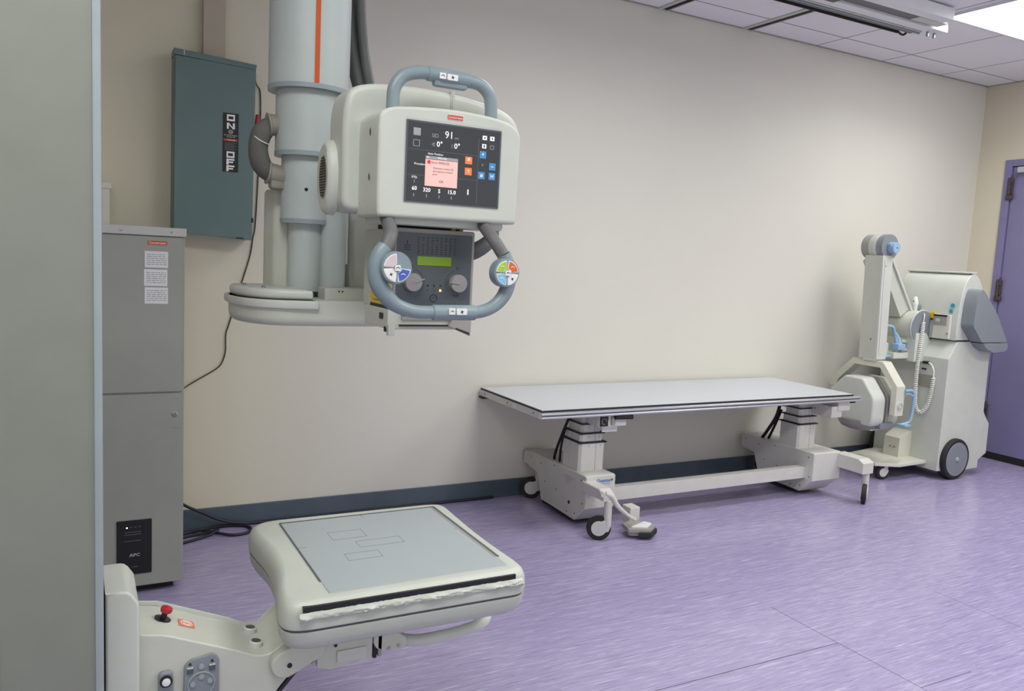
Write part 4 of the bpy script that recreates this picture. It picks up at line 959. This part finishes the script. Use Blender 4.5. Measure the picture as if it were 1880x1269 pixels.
# arm: shoulder, upper arm, forearm
s = MB().box(4.745, 4.84, -.40, -.16, .755, .93, M['ivory'], .004).prism([(4.74, .93), (4.84, .93), (4.95, .82), (4.84, .745), (4.74, .745)], 'y', -.425, -.36, M['cream'], .003, 2)
s.cyl((4.742, -.34, .85), (4.738, -.34, .85), .010, M['ink'], seg=14)
build('shoulder_block', s, mx)
s = MB().cyl((4.812, -.13, .968), (4.812, -.40, .968), .103, M['cream2'], seg=48, bev=.006); build('shoulder_drum', s, mx)
s = MB().cyl((4.812, -.40, .968), (4.812, -.415, .968), .108, M['mach_grey'], seg=48, bev=.004).tube([(4.812 + .106 * math.cos(k * PI / 20), -.405, .968 + .106 * math.sin(k * PI / 20)) for k in range(41)], .006, M['cream'], 8, 1); build('shoulder_disc', s, mx)
TXp, TZp = 4.448, 1.464
s = MB().bar([(TXp + .05, -.26, TZp - .06), (4.745, -.26, 1.055)], .13, .105, M['cream2'], up=(1, 0, 0)); build('upper_arm', s, mx)
s = MB().bar([(TXp + .095, -.331, TZp - .05), (4.822, -.331, 1.035)], .012, .016, M['cream'], up=(1, 0, 0)); build('arm_edge', s, mx)
s = MB().cyl((TXp, -.235, TZp), (TXp, -.29, TZp), .076, M['bezel'], seg=44, bev=.004).cyl((TXp, -.29, TZp), (TXp, -.345, TZp), .0765, M['cream'], seg=44, bev=.003).cyl((TXp, -.345, TZp), (TXp, -.378, TZp), .079, M['mach_grey'], seg=44, bev=.003)
for y in (-.30, -.31, -.32): s.tube([(TXp + .0768 * math.cos(k * PI / 18), y, TZp + .0768 * math.sin(k * PI / 18)) for k in range(37)], .0008, M['bezel'], 4, 1)
elb = build('elbow_drum', s, mx)
s = MB().cyl((TXp, -.378, TZp), (TXp, -.392, TZp), .0785, M['mach_grey'], seg=48, bev=.003); build('disc', s, elb)
s = MB().cyl((TXp + .006, -.39, TZp - .004), (TXp + .006, -.435, TZp - .004), .036, M['sky'], .034, 32, .004).cyl((TXp - .02, -.40, TZp + .012), (TXp - .02, -.42, TZp + .012), .014, M['sky'], seg=16).cyl((TXp + .006, -.4355, TZp - .004), (TXp + .006, -.43, TZp - .004), .005, M['ink'], seg=10); build('knob', s, elb, label='light blue knob')
s = MB()
def fring(x, z, w_=.105, y0=-.395, y1=-.27): return [(x - w_ / 2, y0, z), (x + w_ / 2, y0, z), (x + w_ / 2, y1, z), (x - w_ / 2, y1, z)]
s.loft([fring(4.452, .762, .085), fring(4.425, 1.41, .085)], M['cream2'])
s.loft([[(4.378, -.402, 1.40), (4.468, -.402, 1.40), (4.468, -.392, 1.40), (4.378, -.392, 1.40)], [(4.408, -.402, .762), (4.495, -.402, .762), (4.495, -.392, .762), (4.408, -.392, .762)]][::-1], M['cream'])
s.loft([[(4.3955, -.4035, 1.38), (4.3965, -.4035, 1.38), (4.3965, -.40, 1.38), (4.3955, -.40, 1.38)], [(4.424, -.4035, .79), (4.425, -.4035, .79), (4.425, -.40, .79), (4.424, -.40, .79)]][::-1], M['bezel'])
s.cyl((4.41, -.4045, 1.345), (4.41, -.40, 1.345), .004, M['ink_g'], seg=8).cyl((4.404, -.35, .885), (4.41, -.35, .885), .005, M['ink'], seg=8)
build('forearm', s, mx)
# yoke
def yoke_ring():
    pts = [(-.555, .435), (-.555, .608), (-.445, .748), (-.215, .748), (-.10, .625), (-.05, .56)]
    return pts
s = MB(); outer = [(-.555, .430), (-.555, .612), (-.440, .752), (-.215, .752), (-.085, .625), (-.05, .55)]; inner = [(-.10, .55), (-.125, .605), (-.235, .712), (-.42, .712), (-.515, .600), (-.515, .430)]
s.prism(outer + inner, 'x', 4.425, 4.505, M['ivory'], .004, 2)
s.lathe([(.024, 0), (.024, -.004), (.018, -.005), (.001, -.005)], M['cream'], (4.466, -.555, .492), 'y', 28)
s.tube([(4.466 + .017 * math.cos(k * PI / 10), -.561, .492 + .017 * math.sin(k * PI / 10)) for k in range(21)], .001, M['bezel'], 6, 1)
s.box(4.41, 4.49, -.39, -.30, .748, .765, M['cream'], .003)
build('yoke', s, mx)
hexo = roundpoly([(-.270, .650), (-.405, .650), (-.500, .535), (-.500, .385), (-.48, .352), (-.19, .362), (-.165, .39), (-.165, .545)], [.02, .02, .03, .03, .02, .02, .02, .03])
s = MB().prism(hexo, 'x', 4.295, 4.400, M['cream'], .016, 4, 'a0'); head = build('tube_head', s, mx)
hexi = [(-.335 + (y + .335) * .97, .5 + (z - .5) * .97) for y, z in hexo]
s = MB().prism(hexi, 'x', 4.400, 4.425, M['handle_dk']).prism(hexo, 'x', 4.425, 4.45, M['bezel'], .004, 2).prism(hexi, 'x', 4.45, 4.55, M['cream2'], .01, 2); build('rear_shell', s, head)
s = MB().lathe([(.135, 0), (.132, -.03), (.115, -.052), (.08, -.066), (.001, -.070)], M['knob'], (4.40, -.34, .380), 'z', 40); 
build('collimator_dome', s, mx)
s = MB().box(4.38, 4.50, -.50, -.44, .335, .375, M['mach_grey'], .004).box(4.36, 4.44, -.45, -.36, .318, .345, M['ivory'], .004).cyl((4.358, -.41, .332), (4.362, -.41, .332), .007, M['ink'], seg=12); build('collimator_rail', s, mx)
# blue handles
s = MB().tube([(4.50, -.56, .585), (4.545, -.57, .588), (4.565, -.575, .565), (4.568, -.575, .50), (4.560, -.575, .42), (4.545, -.57, .388), (4.50, -.55, .372)], .0085, M['sky'], 12, 5).tube([(4.50, -.56, .565), (4.53, -.565, .567), (4.56, -.572, .555)], .007, M['sky'], 10, 4).box(4.475, 4.535, -.60, -.54, .366, .380, M['sky'], .004); build('grab_handle', s, mx, label='light blue handle')
s = MB().tube([(4.52, -.33, .965), (4.60, -.345, .965), (4.625, -.35, .93), (4.645, -.36, .85), (4.645, -.36, .80), (4.61, -.35, .775), (4.50, -.33, .768)], .0105, M['sky'], 12, 5).tube([(4.63, -.35, .92), (4.655, -.36, .885), (4.66, -.37, .85)], .015, M['sky'], 12, 4).box(4.625, 4.70, -.39, -.33, .815, .858, M['sky'], .008).cyl((4.69, -.36, .87), (4.745, -.36, .87), .011, M['cream'], seg=14, bev=.003).cyl((4.69, -.36, .815), (4.745, -.36, .815), .011, M['cream'], seg=14, bev=.003); build('grab_handle', s, mx, label='light blue handle')
s = MB().box(4.60, 4.745, -.38, -.18, .76, .80, M['ivory'], .004).box(4.55, 4.60, -.34, -.22, .77, .86, M['cream'], .01); build('latch_arm', s, mx)
# exposure handset with coiled cord
s = MB().tube([(4.862, -.318, 1.045), (4.858, -.316, 1.075), (4.855, -.314, 1.115), (4.854, -.313, 1.14), (4.855, -.312, 1.16)], [.010, .015, .019, .015, .008], M['white_btn'], 16, 5).box(4.855, 4.885, -.335, -.295, 1.075, 1.11, M['mach_grey'], .004).cyl((4.842, -.313, 1.13), (4.836, -.313, 1.13), .006, M['bezel'], seg=12)
build('exposure_handset', s, mx)
path = [Vector(p) for p in [(4.79, -.43, 1.00), (4.785, -.432, .93), (4.775, -.434, .80), (4.77, -.434, .68), (4.775, -.434, .57), (4.782, -.438, .475), (4.795, -.452, .428), (4.805, -.475, .425), (4.810, -.500, .465), (4.812, -.515, .53), (4.812, -.522, .60), (4.812, -.524, .655)]]
def cat(P, n):
    out = []
    for i in range(len(P) - 1):
        a, b_, c, d = P[max(i - 1, 0)], P[i], P[i + 1], P[min(i + 2, len(P) - 1)]
        for k in range(n):
            t = k / n; out.append(.5 * ((2 * b_) + (c - a) * t + (2 * a - 5 * b_ + 4 * c - d) * t * t + (3 * b_ - a - 3 * c + d) * t ** 3))
    return out + [P[-1]]
fine = cat(path, 60); helix = []; ln_ = 0; U0 = Vector((1, 0, 0))
for i, pnt in enumerate(fine):
    if i: ln_ += (pnt - fine[i - 1]).length
    t = (fine[min(i + 1, len(fine) - 1)] - fine[max(i - 1, 0)]).normalized(); u_ = (U0 - t * U0.dot(t)).normalized(); v_ = t.cross(u_)
    helix.append((ln_, pnt, u_, v_))
tot = helix[-1][0]; turns = int(tot / .0125); pts = []; j = 0; NS = 9
for q in range(turns * NS):
    L_ = q / (turns * NS) * tot
    while j < len(helix) - 2 and helix[j + 1][0] < L_: j += 1
    l0, p0, u_, v_ = helix[j]; l1 = helix[j + 1][0]; f_ = (L_ - l0) / max(l1 - l0, 1e-9); pc = p0.lerp(helix[j + 1][1], f_)
    a_ = 2 * PI * q / NS; pts.append(pc + (u_ * math.cos(a_) + v_ * math.sin(a_)) * .0095)
s = MB().tube(pts, .0042, M['coil'], 6, 0)
s.tube([(4.862, -.318, 1.05), (4.84, -.38, 1.06), (4.80, -.425, 1.05), (4.79, -.43, 1.0)], .0032, M['coil'], 8, 6).tube([(4.812, -.524, .655), (4.812, -.522, .70), (4.815, -.50, .735), (4.825, -.47, .745)], .005, M['coil'], 8, 6).cyl((4.835, -.43, .742), (4.82, -.475, .745), .009, M['ink'], seg=12)
build('coiled_cord', s, mx)

# ---------------------------------------------------------------- camera, world, output
cam = bpy.data.cameras.new('camera'); co = bpy.data.objects.new('camera', cam); COL.objects.link(co); sc.camera = co
cam.sensor_width = 36; cam.lens = 1485.48 / 1880 * 36; cam.clip_start = .05
yaw, pit, rol = .4965, -.11, .0511
Fv = Vector((math.sin(yaw) * math.cos(pit), math.cos(yaw) * math.cos(pit), math.sin(pit))); R0 = Vector((math.cos(yaw), -math.sin(yaw), 0)); U0 = R0.cross(Fv)
Rv = R0 * math.cos(rol) + U0 * math.sin(rol); Uv = -R0 * math.sin(rol) + U0 * math.cos(rol)
mw = Matrix((Rv, Uv, -Fv)).transposed().to_4x4(); mw.translation = Vector((0, -3.7464, 1.2896)); co.matrix_world = mw
wd = bpy.data.worlds.new('world'); sc.world = wd; wd.use_nodes = True
wd.node_tree.nodes['Background'].inputs[0].default_value = (.98, .99, .97, 1); wd.node_tree.nodes['Background'].inputs[1].default_value = .95
sc.view_settings.view_transform = 'Standard'; sc.view_settings.look = 'None'; sc.view_settings.gamma = 1; sc.view_settings.exposure = 0
sc.view_settings.use_curve_mapping = False
try: sc.cycles.max_bounces = 8; sc.cycles.diffuse_bounces = 5
except Exception: pass
